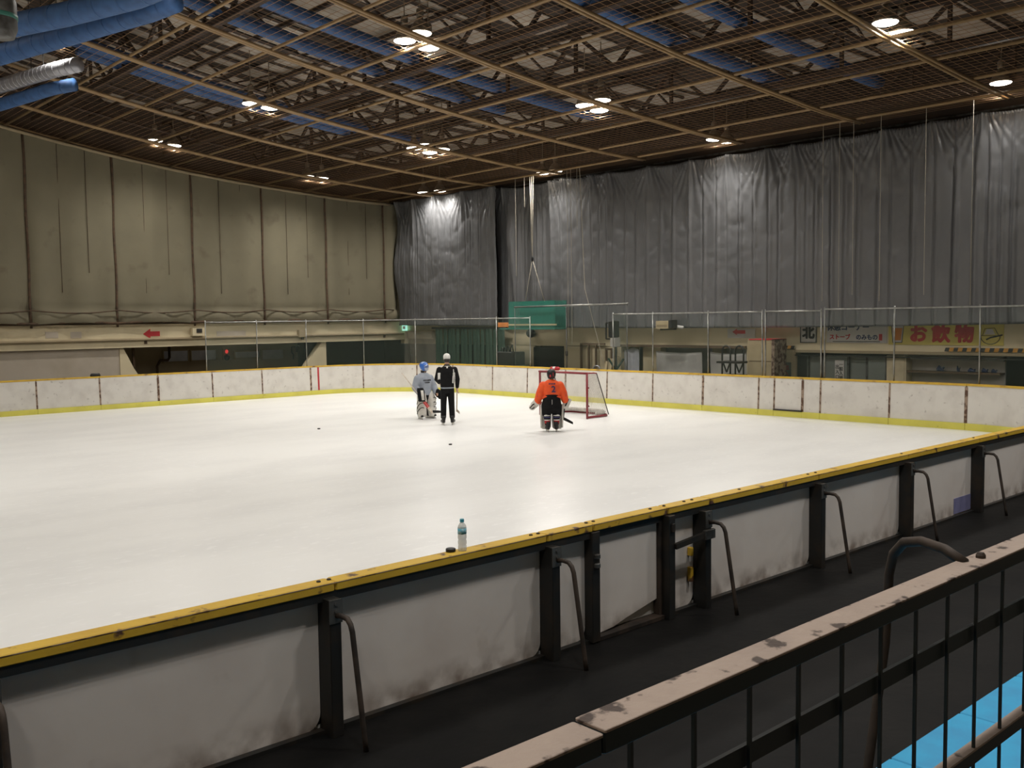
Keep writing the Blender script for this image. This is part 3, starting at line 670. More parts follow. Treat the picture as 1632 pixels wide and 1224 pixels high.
# hooped trolley
xt = 24.9; r = thing('hooped_trolley', (xt, Yr(1168, xt), -.45), 'black trolley with two tall hoops behind the end boards', 'trolley')
for ua, ub in ((1151, 1164), (1172, 1185)):
    ya, yb = Yr(ua, xt), Yr(ub, xt); zt = on_x(1158, 551, xt).z; rr = abs(ya-yb)/2; mid = (ya+yb)/2
    pts = [(xt, ya, -.4)] + [(xt, mid+rr*math.cos(t_), zt-rr+rr*math.sin(t_)) for t_ in [math.pi*k/10 for k in range(11)]] + [(xt, yb, -.4)]
    MB().tube(pts, .028, 6).build('hoop', M['steel_dark'], r, smooth=True)
z1 = on_x(1168, 577, xt).z
MB().box((xt-.3, Yr(1186, xt), z1-.03), (xt+.3, Yr(1151, xt), z1+.03)).build('deck', M['steel_dark'], r)
for ua, ub in ((1152, 1158), (1164, 1158), (1172, 1178), (1185, 1178)): MB().bar((xt, Yr(ua, xt), z1), (xt, Yr(ub, xt), z1-.32), .035, .035).build('brace', M['steel_dark'], r)
MB().box((xt-.3, Yr(1186, xt), z1-.42), (xt+.3, Yr(1151, xt), z1-.38)).build('shelf', M['steel_dark'], r)
for u in (1155, 1181): MB().tube([(xt-.03, Yr(u, xt), -.37), (xt+.03, Yr(u, xt), -.37)], .08, 10).build('wheel', M['black_plastic'], r)
# plywood cabinet
xp = 25.0; r = thing('plywood_cabinet', (xp, Yr(1212, xp), -.45), 'tall plywood cabinet with rust-red edging behind the end boards', 'cabinet')
zt = on_x(1212, 542, xp).z
MB().box((xp, Yr(1232, xp), -.45), (xp+.6, Yr(1191, xp), zt), .01).build('body', M['plywood'], r)
MB().box((xp-.02, Yr(1235, xp), -.45), (xp+.62, Yr(1230, xp), zt+.03)).build('side_edge', M['rustjoint'], r)
MB().box((xp-.02, Yr(1235, xp), zt), (xp+.62, Yr(1194, xp), zt+.035)).build('top_edge', M['arrow_red'], r)
MB().box((xp-.012, Yr(1229, xp), zt-.64), (xp, Yr(1194, xp), zt-.625)).build('seam', M['brown_frame'], r)
MB().tube([(xp-.03, Yr(1207+k*3.2, xp), .72+.0035*k*k) for k in range(9)], .012, 5).build('cable', M['black_plastic'], r, smooth=True)
MB().tube([(xp-.05, Yr(1236, xp), .95), (xp-.05, Yr(1240, xp), .95), (xp-.05, Yr(1240, xp), -.4)], .03, 6).build('bent_pipe', M['black_plastic'], r)
# timber box and white roll under the curtain hem
xb2 = 25.08
a, b = on_x(1048, 511.5, xb2), on_x(1068, 524, xb2)
bx = thing('hung_box', (xb2, (a.y+b.y)/2, b.z), 'brown timber box poking out under the silver curtain hem', 'box')
MB().box((xb2-.1, b.y, b.z), (xb2+.22, a.y, a.z), .01).build('case', M['plywood'], bx)
MB().box((xb2-.12, b.y-.14, b.z+.02), (xb2+.22, b.y, a.z+.03), .03).build('dark_end', M['steel_dark'], bx)
for zz in (.09, .14): MB().box((xb2-.11, b.y+.05, b.z+zz*.8), (xb2-.10, a.y-.05, b.z+zz*.8+.015)).build('slat_line', M['brown_frame'], bx)
MB().box((xb2+.1, a.y-.06, b.z-.05), (XW-.001, a.y-.02, b.z+.0)).build('bracket', M['steel_dark'], bx)
a = on_x(1084, 522, 25.35); tag(MB().tube([(25.35, a.y+.12, a.z+.03), (25.35, a.y-.12, a.z)], .05, 8).build('white_roll', M['white_cloth'], smooth=True), 'small white roll tucked under the silver curtain hem', 'roll')

# ---- hanging green box with rope sling, and plumb cords from the ceiling
xg = 24.55
a, b = on_x(811, 481, xg), on_x(885, 523, xg)
gb = thing('hanging_green_box', (xg, (a.y+b.y)/2, b.z), 'translucent green box hung on ropes before the dark curtain', 'hanging box')
MB().box((xg-.02, b.y, b.z), (xg+.02, a.y, a.z)).build('front_sheet', M['green_film'], gb)
MB().box((xg+.55, b.y, b.z), (xg+.59, a.y, a.z)).build('rear_sheet', M['green_film'], gb)
MB().box((xg-.02, b.y, b.z-.05), (xg+.59, a.y+.55, b.z), .01).build('floor_tray', M['green_sheet'], gb)
MB().box((xg-.04, b.y-.1, b.z+.10), (xg-.02, a.y, b.z+.16)).build('tape_strip', M['plywood'], gb)
MB().box((xg-.05, a.y+.0, b.z+.05), (xg-.02, a.y+.6, b.z+.22), .01).build('orange_end', M['orange'], gb)
def cord(name, parent, pts, r_=.010): return MB().tube(pts, r_, 5).build(name, M['rope'], parent, smooth=True)
kn = on_x(848.5, 413, xg); ztop_ = zc(xg)
for u, v in ((837, 481), (868, 481)):
    q = on_x(u, v, xg); cord('sling_rope', gb, [(xg, q.y, q.z), tuple(kn)])
for dy in (-.10, .0, .10): cord('hoist_rope', gb, [tuple(kn), (xg, kn.y+dy, ztop_)])
MB().ell(tuple(kn), (.05, .05, .10)).build('pulley', M['black_plastic'], gb, smooth=True)
cords = [(823, 440, 24.4), (836, 330, 24.5), (906, 540, 24.2), (912, 548, 24.2), (920, 365, 24.3), (1310, 480, 24.8), (1336, 490, 24.8), (1358, 470, 24.8), (1401, 480, 24.8), (1472, 470, 24.8), (1546, 486, 24.6)]
for u, v, x in cords:
    x = 24.56; q = on_x(u, v, x); q2 = on_x(u+2, v-200, x)
    tag(MB().tube([(x, q.y, q.z), (x, q.y, zc(x)+.05)], .0065, 5).build('ceiling_rope', M['rope']), 'thin pale rope hanging from the ceiling before the end curtain', 'rope', 'ropes hanging from the ceiling')
q = on_x(932, 460, 24.56); q2 = on_x(962, 578, 24.56); tag(MB().tube([tuple(q2), tuple(q), (24.56, on_x(925, 420, 24.56).y, zc(24.56)+.05)], .010, 5).build('ceiling_rope', M['rope']), 'pale rope slanting down to the timber frames', 'rope')
# ================================================================== rink boards
S_LEFT0 = 1.52                                            # first joint on the long side (joints every 1.92 m)
def bpath(s):
    """point and outward normal on the inner board line; s = 0 at the far corner's start, negative along the long side, positive along the end side"""
    L = math.pi/2*R_C
    if s < 0: return Vector((XB-R_C+s, YL, 0)), Vector((0, 1, 0))
    if s < L:
        a = s/R_C; return Vector((XB-R_C+R_C*math.sin(a), YL-R_C+R_C*math.cos(a), 0)), Vector((math.sin(a), math.cos(a), 0))
    s2 = s-L; L2 = (YL-R_C)-(YN+R_C)
    if s2 < L2: return Vector((XB, YL-R_C-s2, 0)), Vector((1, 0, 0))
    a = min((s2-L2)/R_C, math.pi/2)
    return Vector((XB-R_C+R_C*math.cos(a), YN+R_C-R_C*math.sin(a), 0)), Vector((math.cos(a), -math.sin(a), 0))
LC = math.pi/2*R_C; L_END = (YL-R_C)-(YN+R_C)
def s_of_x(x): return x-(XB-R_C)
def s_of_y(y): return LC+(YL-R_C)-y
def strip(mb, s0, s1, z0, z1, o0, o1, lean=.0, step=.45):
    n = max(1, int(math.ceil((s1-s0)/step))); rings = []
    for k in range(n+1):
        p, nn = bpath(s0+(s1-s0)*k/n)
        rings.append([tuple(p+nn*(o0+lean*z0)+Vector((0,0,z0))), tuple(p+nn*(o1+lean*z0)+Vector((0,0,z0))), tuple(p+nn*(o1+lean*z1)+Vector((0,0,z1))), tuple(p+nn*(o0+lean*z1)+Vector((0,0,z1)))])
    return mb.loft(rings)
fb_ = thing('rink_boards', (XB, YL, 0), 'white rink boards with yellow cap and kick strip along the far and end sides', 'rink boards')
joints = [s_of_x(x) for x in (1.5, 3.42, 5.34, 7.26, 9.18, 11.1, 13.02, 14.95, 16.86, 18.87, 21.15-.0)]
joints[-1] = s_of_x(20.95)+.05
ysj = [26.6, 24.74, 22.86, 20.98, 19.09, 17.2, 15.3]
joints += [3.95, 5.55] + [s_of_y(y) for y in ysj]
after = [s_of_y(y) for y in (13.4, 11.5, 9.62)] + [LC+L_END+2.0, LC+L_END+3.9, LC+L_END+R_C*math.pi/2]
gate = (s_of_y(14.80), s_of_y(13.93))
cuts = joints + [gate[0], gate[1]] + after
H_F = 1.04
for k in range(len(cuts)-1):
    s0, s1 = cuts[k], cuts[k+1]
    nm = 'gate_panel' if abs(s0-gate[0]) < 1e-6 else 'board_panel'
    strip(MB(), s0+.015, s1-.015, .15, H_F, 0, .035, .035).build(nm, M['panel_in'], fb_)
    strip(MB(), s0+.004, s1-.004, 0.0, .16, -.030, .03).build('kick_strip', M['kick'], fb_)
    strip(MB(), s0+.004, s1-.004, H_F, H_F+.05, -.015, .10, .035).build('cap', M['cap_far'], fb_)
    strip(MB(), s0, s1, H_F-.10, H_F-.005, .03, .10, .035).build('rear_beam', M['steel_rust'], fb_)
for k, s in enumerate(cuts[:-1]):                        # the last cut is where the near run takes over
    p, nn = bpath(s); w = .05 if k % 3 else .075
    strip(MB(), s-w/2, s+w/2, .165, H_F-.03, -.006, .03, .035).build('joint_strip', M['rustjoint'], fb_)
    strip(MB(), s-.04, s+.04, -.45, H_F-.1, .07, .16, .035).build('rear_post', M['steel_rust'], fb_)
strip(MB(), gate[0], gate[1], .16, .20, -.045, .0).build('gate_sill', M['steel_dark'], fb_)
s = s_of_x(19.2); strip(MB(), s-.035, s+.035, .165, H_F-.005, -.008, .03, .035).build('goal_line_mark', M['red_mark'], fb_)
a = on_y(152, 600, YL+.08)
gl = MB().sections([(H_F+.052, a.x, YL+.085, .16, .05), (H_F+.10, a.x, YL+.085, .165, .055), (H_F+.15, a.x, YL+.085, .13, .04)], 12)
tag(gl.build('glove', M['black_plastic'], smooth=True), 'black glove lying on the cap of the far boards', 'glove')

# ---- pipe frames with clear vinyl film standing on the boards
def film_frame(label, ss, zt, off=.07, group='vinyl film frames on the boards', zb=H_F+.035, lean=None, rails=1, film=True):
    p0, n0 = bpath(ss[0]); r = thing('film_frame', p0+n0*off, label, 'film frame', group)
    for k, s in enumerate(ss):
        p, nn = bpath(s); q = p+nn*off
        MB().tube([(q.x, q.y, zb), (q.x, q.y, zt+.06)], .020, 6).build('pole', M['galv'], r, smooth=True)
    n = max(1, int((ss[-1]-ss[0])/.5)); pts = []
    for k in range(n+1):
        p, nn = bpath(ss[0]+(ss[-1]-ss[0])*k/n); q = p+nn*off; pts.append((q.x, q.y, zt))
    MB().tube(pts, .022, 6).build('top_rail', M['galv'], r, smooth=True)
    if film: strip(MB(), ss[0], ss[-1], H_F+.06, zt, off+.03, off+.034).build('vinyl_film', M['net_film'], r)
    return r
film_frame('galvanised pipe frame with clear vinyl on the far boards before the long wall', [s_of_x(14.78), s_of_x(16.72), s_of_x(18.75), 1.9, 3.9, s_of_y(26.4), s_of_y(24.62)], 2.79, group=None)
film_frame('galvanised pipe frame with clear vinyl right of the goal before the tarps', [s_of_y(20.75), s_of_y(19.12), s_of_y(17.05), s_of_y(15.22)], 2.87, group=None)
film_frame('short galvanised pipe frame before the plywood cabinet', [s_of_y(15.12), s_of_y(13.42)], 2.87, group=None)
film_frame('long galvanised pipe frame with clear vinyl before the drinks counter', [s_of_y(13.32), s_of_y(11.42), s_of_y(9.35), LC+L_END+2.2, LC+L_END+4.6], 2.90, group=None)
# free-standing frame behind the goal
r = thing('pipe_frame', (24.3, 23.8, -.45), 'tall free-standing pipe frame before the hanging green box', 'pipe frame')
for y in (26.58, 23.9, 21.1): MB().tube([(24.3, y, -.45), (24.3, y, 3.24)], .018, 6).build('pole', M['steel_grey'], r, smooth=True)
MB().tube([(24.3, 26.6, 3.20), (24.3, 21.05, 3.22)], .032, 8).build('top_rail', M['galv'], r, smooth=True)
MB().box((24.31, 21.1, -.2), (24.314, 26.58, 3.18)).build('vinyl_film', M['net_film'], r)

# ================================================================== near boards, seen from outside
nb = thing('rink_boards', (6, 5.64, -.04), 'white rink boards with yellow cap and black steel posts along the near walkway', 'rink boards')
posts = [-4.9, -2.82, -.75, 1.28, 3.37, 5.45, 7.50, 9.60, 11.72, 13.86, 15.95, 18.05]
GX0, GX1 = 5.99, 6.95
YO = 5.66
def near_panel(x0, x1, rnd=True, name='board_panel'):
    r = .11 if rnd else .01; z0 = -.015; z1 = .93
    pts = [(x0, z0)] + [(x1-r+r*math.sin(t_), z0+r-r*math.cos(t_)) for t_ in [math.pi/2*k/6 for k in range(7)]] + [(x1, z1), (x0, z1)]
    MB().loft([[(x, YO-.006, z) for x, z in pts], [(x, YO+.03, z) for x, z in pts]]).build(name, M['panel_out'], nb)
spans = []
for k in range(len(posts)-1):
    x0, x1 = posts[k]+.045, posts[k+1]-.045
    if k == 5: spans += [(x0, GX0-.05), (GX1+.07, GX1+.07+(x1-GX1-.07))] ; continue
    spans.append((x0, x1))
spans = [(a_, b_) for a_, b_ in spans]
# the run between the posts at 5.45 and 7.50 holds the gate
for a_, b_ in spans: near_panel(a_, b_)
MB().box((-4.9, YO+.03, -.04), (GX0-.04, YO+.04, .93)).build('backing_plate', M['steel_dark'], nb)
MB().box((GX1+.05, YO+.03, -.04), (19.15, YO+.04, .93)).build('backing_plate', M['steel_dark'], nb)
near_panel(18.1, 19.12)
for x in posts:
    po = MB().box((x-.045, 5.50, -.04), (x+.045, YO-.006, .90), .006).build('post', M['steel_dark'], nb)
    MB().box((x-.05, 5.494, .74), (x+.05, 5.50, .90)).build('fixing_plate', M['steel_grey'], po)
    for zz in (.82, .87):
        c_ = MB().lathe([(.012, 0), (.012, .008)], n=8).build('bolt', M['steel_grey'], po)
        c_.rotation_euler = (math.pi/2, 0, 0); c_.location = Vector((x, 5.494, zz)) - nb.location
        for v_ in c_.data.vertices: v_.co += nb.location
    st = MB(); pts = [(x+.01, 5.50, .79), (x+.01, 5.44, .80), (x+.01, 5.37, .795), (x+.01, 5.335, .765), (x+.01, 5.315, .72), (x+.01, 5.20, .05), (x+.01, 5.185, -.04)]
    st.tube(pts, .019, 8).build('strut', M['steel_rust'], nb, smooth=True)
# base angle, top beam and cap
def run(name, m, x0, x1, lo, hi, bev=0.0): return MB().box((x0, lo[0], lo[1]), (x1, hi[0], hi[1]), bev).build(name, m, nb)
run('base_angle', M['steel_dark'], -4.9, GX0-.04, (5.60, -.04), (YO, -.012)); run('base_angle', M['steel_dark'], GX1+.05, 19.15, (5.60, -.04), (YO, -.012))
caps = [-5.0, -2.8, -.75, 1.28, 3.42, 5.42, GX0-.02]
for a_, b_ in zip(caps[:-1], caps[1:]):
    run('cap', M['cap'], a_+.003, b_-.003, (5.572, .935), (5.705, 1.0), .012)
run('cap', M['cap'], GX0-.012, GX1+.02, (5.572, .935), (5.705, 1.0), .012)
caps = [GX1+.03, 7.62, 9.62, 11.75, 13.9, 15.95, 18.05, 19.15]
for a_, b_ in zip(caps[:-1], caps[1:]): run('cap', M['cap'], a_+.003, b_-.003, (5.572, .935), (5.705, 1.0), .012)
run('top_beam', M['steel_dark'], -5.0, GX0-.03, (5.582, .875), (5.69, .935)); run('top_beam', M['steel_dark'], GX1+.04, 19.15, (5.582, .875), (5.69, .935))
run('worn_edge', M['rustjoint'], -5.0, GX0-.02, (5.5705, .9885), (5.5765, .9945)); run('worn_edge', M['rustjoint'], GX0-.01, 19.08, (5.5705, .9885), (5.5765, .9945))
run('inner_panel', M['panel_in'], -5.0, 19.15, (5.69, .0), (5.705, .93)); run('kick_strip', M['kick'], -5.0, 19.15, (5.705, 0.0), (5.735, .16))
# bolt pairs on the cap joints
bm_ = MB().lathe([(.016, 0), (.016, .006), (.010, .010)], n=8).mesh('cap_bolt', M['steel_rust'])
for x in (1.24, 1.32, 3.33, 3.41, 5.30, 5.38, 5.95, 6.04, 6.80, 7.0, 7.30, 7.42, 8.2, 9.5, 9.66, 11.7, 13.85):
    p = bpy.data.objects.new('cap_bolt', bm_); col.objects.link(p); p.parent = nb; p.location = Vector((x, 5.64, 1.0)) - nb.location
# the gate
gt = MB().box((GX0+.05, YO-.02, .10), (GX1-.06, YO+.02, .90))
gp = [(GX0+.05, -.0), (GX0+.30, .02), (GX0+.50, .07), (GX1-.06, .15), (GX1-.06, .90), (GX0+.05, .90)]
gate_o = MB().loft([[(x, YO-.02, z) for x, z in gp], [(x, YO+.02, z) for x, z in gp]]).build('gate_panel', M['panel_out'], nb)
MB().box((GX0-.05, 5.56, -.03), (GX0+.05, YO+.02, .93), .006).build('stile', M['steel_dark'], gate_o)
MB().box((GX1-.06, 5.60, -.03), (GX1-.025, YO+.02, .93), .004).build('hinge_edge', M['steel_rust'], gate_o)
MB().box((GX0+.05, 5.60, .87), (GX1-.06, YO+.02, .935)).build('top_bar', M['steel_dark'], gate_o)
MB().box((GX0+.05, 5.57, -.035), (GX1-.03, YO+.03, .0)).build('sill', M['steel_rust'], gate_o)
for zz in (.70, .62): MB().box((GX0-.03, 5.53, zz), (GX0+.03, 5.57, zz+.04), .01).build('latch', M['steel_grey'], gate_o)
pg = MB().box((GX1-.02, 5.52, -.04), (GX1+.07, YO, .93), .006).build('post', M['steel_dark'], nb)
MB().box((GX1+.0, 5.50, .78), (GX1+.05, 5.52, .86), .008).build('hinge', M['steel_rust'], pg)
MB().bar((GX1+.05, 5.51, .64), (7.47, 5.49, .69), .04, .05).build('latch_bar', M['steel_dark'], nb)
MB().box((7.40, 5.46, .64), (7.56, 5.50, .73), .008).build('latch_keeper', M['steel_grey'], nb)
for zz, hh in ((.47, .08), (.22, .14)): MB().box((7.36, 5.60, zz), (7.40, 5.652, zz+hh), .008).build('tape_mark', M['cap'], nb)
a, b = on_y(1520, 795, YO-.007), on_y(1549, 823, YO-.007)
MB().box((a.x, YO-.012, .0), (b.x-.07, YO-.006, .215)).build('repair_patch', M['purple_patch'], nb)

# ---- water bottle and puck on the near cap
p = on_y(737, 877, 5.635); bx_, by_ = p.x, 5.635
wb = thing('water_bottle', (bx_, by_, 1.0), 'clear plastic water bottle with blue cap on the near boards', 'bottle')
prof = [(.001, .002), (.030, .0), (.033, .008), (.033, .035), (.030, .045), (.033, .055), (.033, .075), (.030, .085), (.0335, .10), (.0335, .125), (.0325, .13), (.0325, .175), (.0335, .18), (.029, .195), (.018, .212), (.0135, .217), (.0135, .225), (.001, .226)]
MB().lathe(prof, (bx_, by_, 1.0), 20).build('bottle_body', M['bottle_clear'], wb, smooth=True)
MB().lathe([(.0345, .132), (.0345, .174)], (bx_, by_, 1.0), 20).build('label_band', M['label_blue'], wb, smooth=True)
MB().lathe([(.0165, .221), (.0165, .242), (.014, .245)], (bx_, by_, 1.0), 16).build('screw_cap', M['bottle_blue'], wb)
def puck(x, y, z, label, tilt=0.0):
    o = MB().lathe([(.034, 0), (.038, .004), (.038, .021), (.034, .0254)], (0, 0, 0), 20).build('puck', M['black_plastic'], loc=(0,0,0)); o.location = (x, y, z); return tag(o, label, 'puck')
p = on_y(719, 879, 5.67); puck(p.x, 5.675, 1.0, 'black puck lying on the near cap beside the water bottle')
puck(13.24, 16.65, 0, 'black puck on the ice before the coach and goalies')
puck(12.92, 21.66, 0, 'black puck lying alone on the ice toward the long wall')
# ================================================================== ceiling
ce = MB(); xs = [-12+1.0*i for i in range(39)]
rings = [[(x, -6.2, zc(x)+1.75), (x, 36.2, zc(x)+1.75), (x, 36.2, zc(x)+1.85), (x, -6.2, zc(x)+1.85)] for x in xs]
ce.loft(rings); ceil = struct('ceiling', mb=ce, m=M['deck'], label='dark roof deck with pale insulation panels')
pm = {}
rnd = random.Random(5)
for i in range(-1, 11):
    x = 5.7 + 1.87*i
    if x > 25.5: continue
    for j in range(20):
        y = .9 + 1.87*j
        if y > 35.5 or rnd.random() < .10: continue
        w = rnd.choice((.80, .72, .62)); h = rnd.choice((.80, .70, .55))
        key = (w, h)
        if key not in pm: pm[key] = MB().box((-w, -h, -.04), (w, h, 0), .03).mesh('insulation_panel', M['insul'])
        p = bpy.data.objects.new('insulation_panel', pm[key]); col.objects.link(p); p.parent = ceil
        slope = math.atan(-.012*(25-x)) if x < 25 else 0
        p.location = Vector((x, y, zc(x)+1.74)) - ceil.location; p.rotation_euler = (0, -slope, 0)

# ---- trusses across the hall (along the end wall direction)
Y0T, Y1T = -4.0, 35.6
def chord_mesh(sz): return MB().box((-sz/2, Y0T, -sz/2), (sz/2, Y1T, sz/2)).mesh('chord', M['truss'])
bot_me, top_me = chord_mesh(.17), chord_mesh(.12)
dgl = {}
for sgn in (1, -1):
    dgl[sgn] = MB().bar((0, -sgn*.62, 0), (0, sgn*.62, 1.0), .08, .08, (1,0,0)).mesh('web_bar', M['truss'])
vert = MB().box((-.04, -.04, 0), (.04, .04, 1.0)).mesh('web_post', M['truss'])
TX = [4.0, 6.74, 10.48, 15.0, 17.9, 21.7, 25.3]
for x in TX:
    zb = zc(x)+.50
    r = thing('roof_truss', (x, 18, zb), 'dark brown steel roof truss spanning the hall above the ceiling net', 'truss', 'roof trusses')
    for me, dz, nm in ((bot_me, 0, 'bottom_chord'), (top_me, 1.05, 'top_chord')):
        p = bpy.data.objects.new(nm, me); col.objects.link(p); p.parent = r; p.location = (0, -18, dz)
    k = 0; y = 5.0
    while y < 35.2:
        sg = 1 if k % 2 else -1
        p = bpy.data.objects.new('web_bar', dgl[sg]); col.objects.link(p); p.parent = r; p.location = (0, y-18, 0)
        if k % 2 == 0:
            p = bpy.data.objects.new('web_post', vert); col.objects.link(p); p.parent = r; p.location = (0, y-18-.62, 0)
        y += 1.28; k += 1
# ---- longitudinal purlins following the sag
for j, y in enumerate((3.4, 7.6, 11.4, 15.2, 19.0, 22.9, 26.8, 30.6, 34.3)):
    mb = MB(); xx = [-2+1.4*i for i in range(20)]
    r = thing('roof_purlin', (10, y, zc(10)+1.4), 'dark brown lattice purlin running the length of the roof', 'purlin', 'roof purlins')
    MB().tube([(x, y, zc(x)+.95) for x in xx], .055, 4).build('lower_bar', M['truss'], r)
    MB().tube([(x, y, zc(x)+1.62) for x in xx], .05, 4).build('upper_bar', M['truss'], r)
    lat = MB()
    for i in range(len(xx)-1):
        x0, x1 = xx[i], xx[i+1]; a_, b_ = (.95, 1.62) if i % 2 else (1.62, .95)
        lat.bar((x0, y, zc(x0)+a_), (x1, y, zc(x1)+b_), .05, .05)
    lat.build('lattice', M['truss'], r)
for j in range(6):                                         # thin cross ties
    x = 8.61+3.74*j
    if x > 25: continue
    tag(MB().box((x-.05, -4, zc(x)+1.1), (x+.05, 35.6, zc(x)+1.2)).build('roof_tie', M['truss']), 'thin brown tie bar crossing the roof between trusses', 'tie bar', 'roof tie bars')

# ---- ceiling net on its tan bars
cn = thing('ceiling_net', (15, 18, zc(15)), 'brown cord net on tan steel bars hung below the roof', 'ceiling net')
for y in [36.0-.25-3.82*k if k == 0 else 36.2-3.82*k for k in range(1, 9)]:
    xx = [-4+1.0*i for i in range(30)]; mb = MB()
    for dy in (-.06, .06): mb.tube([(x, y+dy, zc(x)) for x in xx if x <= 25.3], .042, 6)
    mb.build('long_bar', M['tan_bar'], cn, smooth=True)
for k in range(-4, 10):
    x = 9.6+1.87*k
    if x > 25.4: continue
    MB().tube([(x, 2.0, zc(x)+.05), (x, 35.8, zc(x)+.05)], .042, 6).build('cross_bar', M['tan_bar'], cn, smooth=True)
nt_ = MB(); xx = [-3+1.5*i for i in range(19)]
def strand(pts, r_):
    n = 3; rings = []
    for p in pts: rings.append([(p[0]+r_*a, p[1]+r_*b, p[2]+r_*c) for a, b, c in ((1, 1, 0), (-1, -1, 0), (0, 0, 1.4))])
    nt_.loft(rings, True, False)
y = 3.0
while y < 35.8: strand([(x, y, zc(x)+.03) for x in xx if x < 25.4], .004); y += .20
x = 2.0
while x < 25.3: strand([(x, 3.0, zc(x)+.035), (x, 35.8, zc(x)+.035)], .0055); x += .20
tag(nt_.build('net', M['net_cord'], cn), None, kind='stuff')

# ---- blue ducts
def duct_obj(name, pts, r_, m, label, ribs=0):
    r = thing(name, pts[0], label, 'duct'); MB().tube(pts, r_, 14).build('pipe', m, r, smooth=True)
    if ribs:
        me = MB().tube([(0, 0, -.02), (0, 0, .02)], r_*1.035, 14).mesh('rib_ring', m, smooth=True)
        for i in range(len(pts)-1):
            a_, b_ = Vector(pts[i]), Vector(pts[i+1]); n = max(1, int((b_-a_).length/ribs)); q_ = (b_-a_).to_track_quat('Z', 'Y')
            for k in range(n):
                o = bpy.data.objects.new('rib_ring', me); col.objects.link(o); o.parent = r
                o.location = a_+(b_-a_)*(k+.5)/n - r.location; o.rotation_mode = 'QUATERNION'; o.rotation_quaternion = q_
    return r
for y, x0, x1 in ((20.15, 8.9, 22.5), (21.75, 8.9, 19.5), (27.2, 9.0, 20.5), (27.85, 9.4, 18.5), (12.4, 13.5, 24.2), (14.2, 13.5, 22.5)):
    xx = [x0+(x1-x0)*i/14 for i in range(15)]
    duct_obj('blue_duct', [(x, y, zc(x)+.80) for x in xx], .17, M['duct'], 'blue round duct running along the roof above the ceiling net', .7)['group'] = 'blue ducts above the net'
d1 = duct_obj('front_duct', [(8.50, 19.33, 9.28), (8.19, 19.95, 9.16), (7.36, 22.85, 9.12), (6.55, 25.75, 9.09), (5.3, 30.1, 9.07)], .23, M['duct'], 'thick blue duct slanting under the ceiling net, lower of a pair', .5)
d2 = duct_obj('front_duct', [(8.0, 18.05, 9.26), (7.63, 19.16, 9.14), (6.88, 20.97, 9.07), (6.05, 22.97, 9.07), (4.3, 27.15, 9.03)], .24, M['duct'], 'thick blue duct slanting under the ceiling net, upper of a pair', .5)
d3 = duct_obj('front_duct', [(8.60, 25.4, 9.24), (8.22, 26.1, 9.18), (7.65, 28.25, 9.13), (6.8, 31.6, 9.13)], .185, M['duct_silver'], 'ribbed silver duct slanting under the ceiling net near the beige curtain', .18)
d4 = duct_obj('front_duct', [(8.75, 26.2, 8.92), (8.31, 26.7, 8.83), (7.69, 29.05, 8.74), (6.94, 32.2, 8.69)], .165, M['duct'], 'blue duct running just below the ribbed silver duct', .5)
for d_ in (d1, d2, d3, d4):                                # steel rods carry the low ducts from the roof, through the meshes of the net
    P_ = {id(d1): [(8.1, 20.5), (6.9, 24.5)], id(d2): [(7.1, 20.5), (6.3, 22.5)], id(d3): [(8.1, 26.5), (7.3, 29.7)], id(d4): [(8.1, 27.5), (7.3, 30.7)]}[id(d_)]
    for x, y in P_: MB().tube([(x, y, d_.location.z-.06), (x, y, zc(x)+1.78)], .010, 6).build('hanger_rod', M['steel_dark'], d_)
# grey heater drum cut by the frame's corner
p = ROT @ Vector(((-4-816)/FPX, (28-612)/FPX, 1.0))*13.0 + Vector((0, 0, CAM_H))
hd = thing('drum_heater', (p.x, p.y, p.z-.4), 'grey-green round drum heater hung under the roof', 'heater')
MB().lathe([(.05, -.28), (.20, -.26), (.24, -.15), (.24, .22), (.20, .30), (.06, .34)], tuple(p), 20).build('drum', M['steel_grey'], hd, smooth=True)
MB().lathe([(.25, -.02), (.25, .04)], tuple(p), 20).build('band', M['green_sheet'], hd, smooth=True)
MB().tube([(p.x, p.y, p.z+.3), (p.x, p.y, zc(p.x)+1.7)], .02, 6).build('hanger', M['steel_dark'], hd)

# ---- high-bay lamps
lampP = thing('high_bay_lamp', (0, 0, 0), 'lit round high-bay lamp hanging in the roof above the ceiling net', 'lamp', 'high-bay lamps')
MB().lathe([(.245, 0), (.235, .05), (.19, .16), (.11, .26), (.07, .30), (.07, .34)], (0, 0, 0), 18).build('reflector', M['lamp_metal'], lampP, smooth=True)
MB().lathe([(.07, .34), (.085, .36), (.085, .50), (.05, .54)], (0, 0, 0), 14).build('ballast_housing', M['lamp_metal'], lampP, smooth=True)
stem_ = MB().tube([(0, 0, 0), (0, 0, 1.0)], .014, 6).build('stem', M['lamp_metal'], lampP); stem_.location = (0, 0, .53)
MB().lathe([(.08, -.045), (.18, -.038), (.235, -.020), (.25, -.002), (.235, .004)], (0, 0, 0), 18).build('lens', M['lamp_glow'], lampP, smooth=True)
ld = bpy.data.lights.new('lamp_light', 'SPOT'); ld.energy = LAMP_W; ld.spot_size = math.radians(160); ld.spot_blend = 1.0; ld.shadow_soft_size = .20; ld.color = (1.0, .955, .89)
lo_ = bpy.data.objects.new('lamp_light', ld); col.objects.link(lo_); lo_.parent = lampP; lo_.location = (0, 0, -.07)
def rp_(u, v, x=None, off=.20):
    if x is not None:                                  # the end column: kept inside the net's edge and above its cords
        p = on_x(u, v, x); p.z = max(p.z, zc(x)+.12); return p
    d = ray(u, v); lo, hi = 3.0, 60.0; t = lo; prev = None
    while t < hi:
        g = CAM_H+d.z*t - zc(d.x*t) - off
        if g > 0: break
        t += .02
    return Vector((d.x*t, d.y*t, CAM_H+d.z*t))
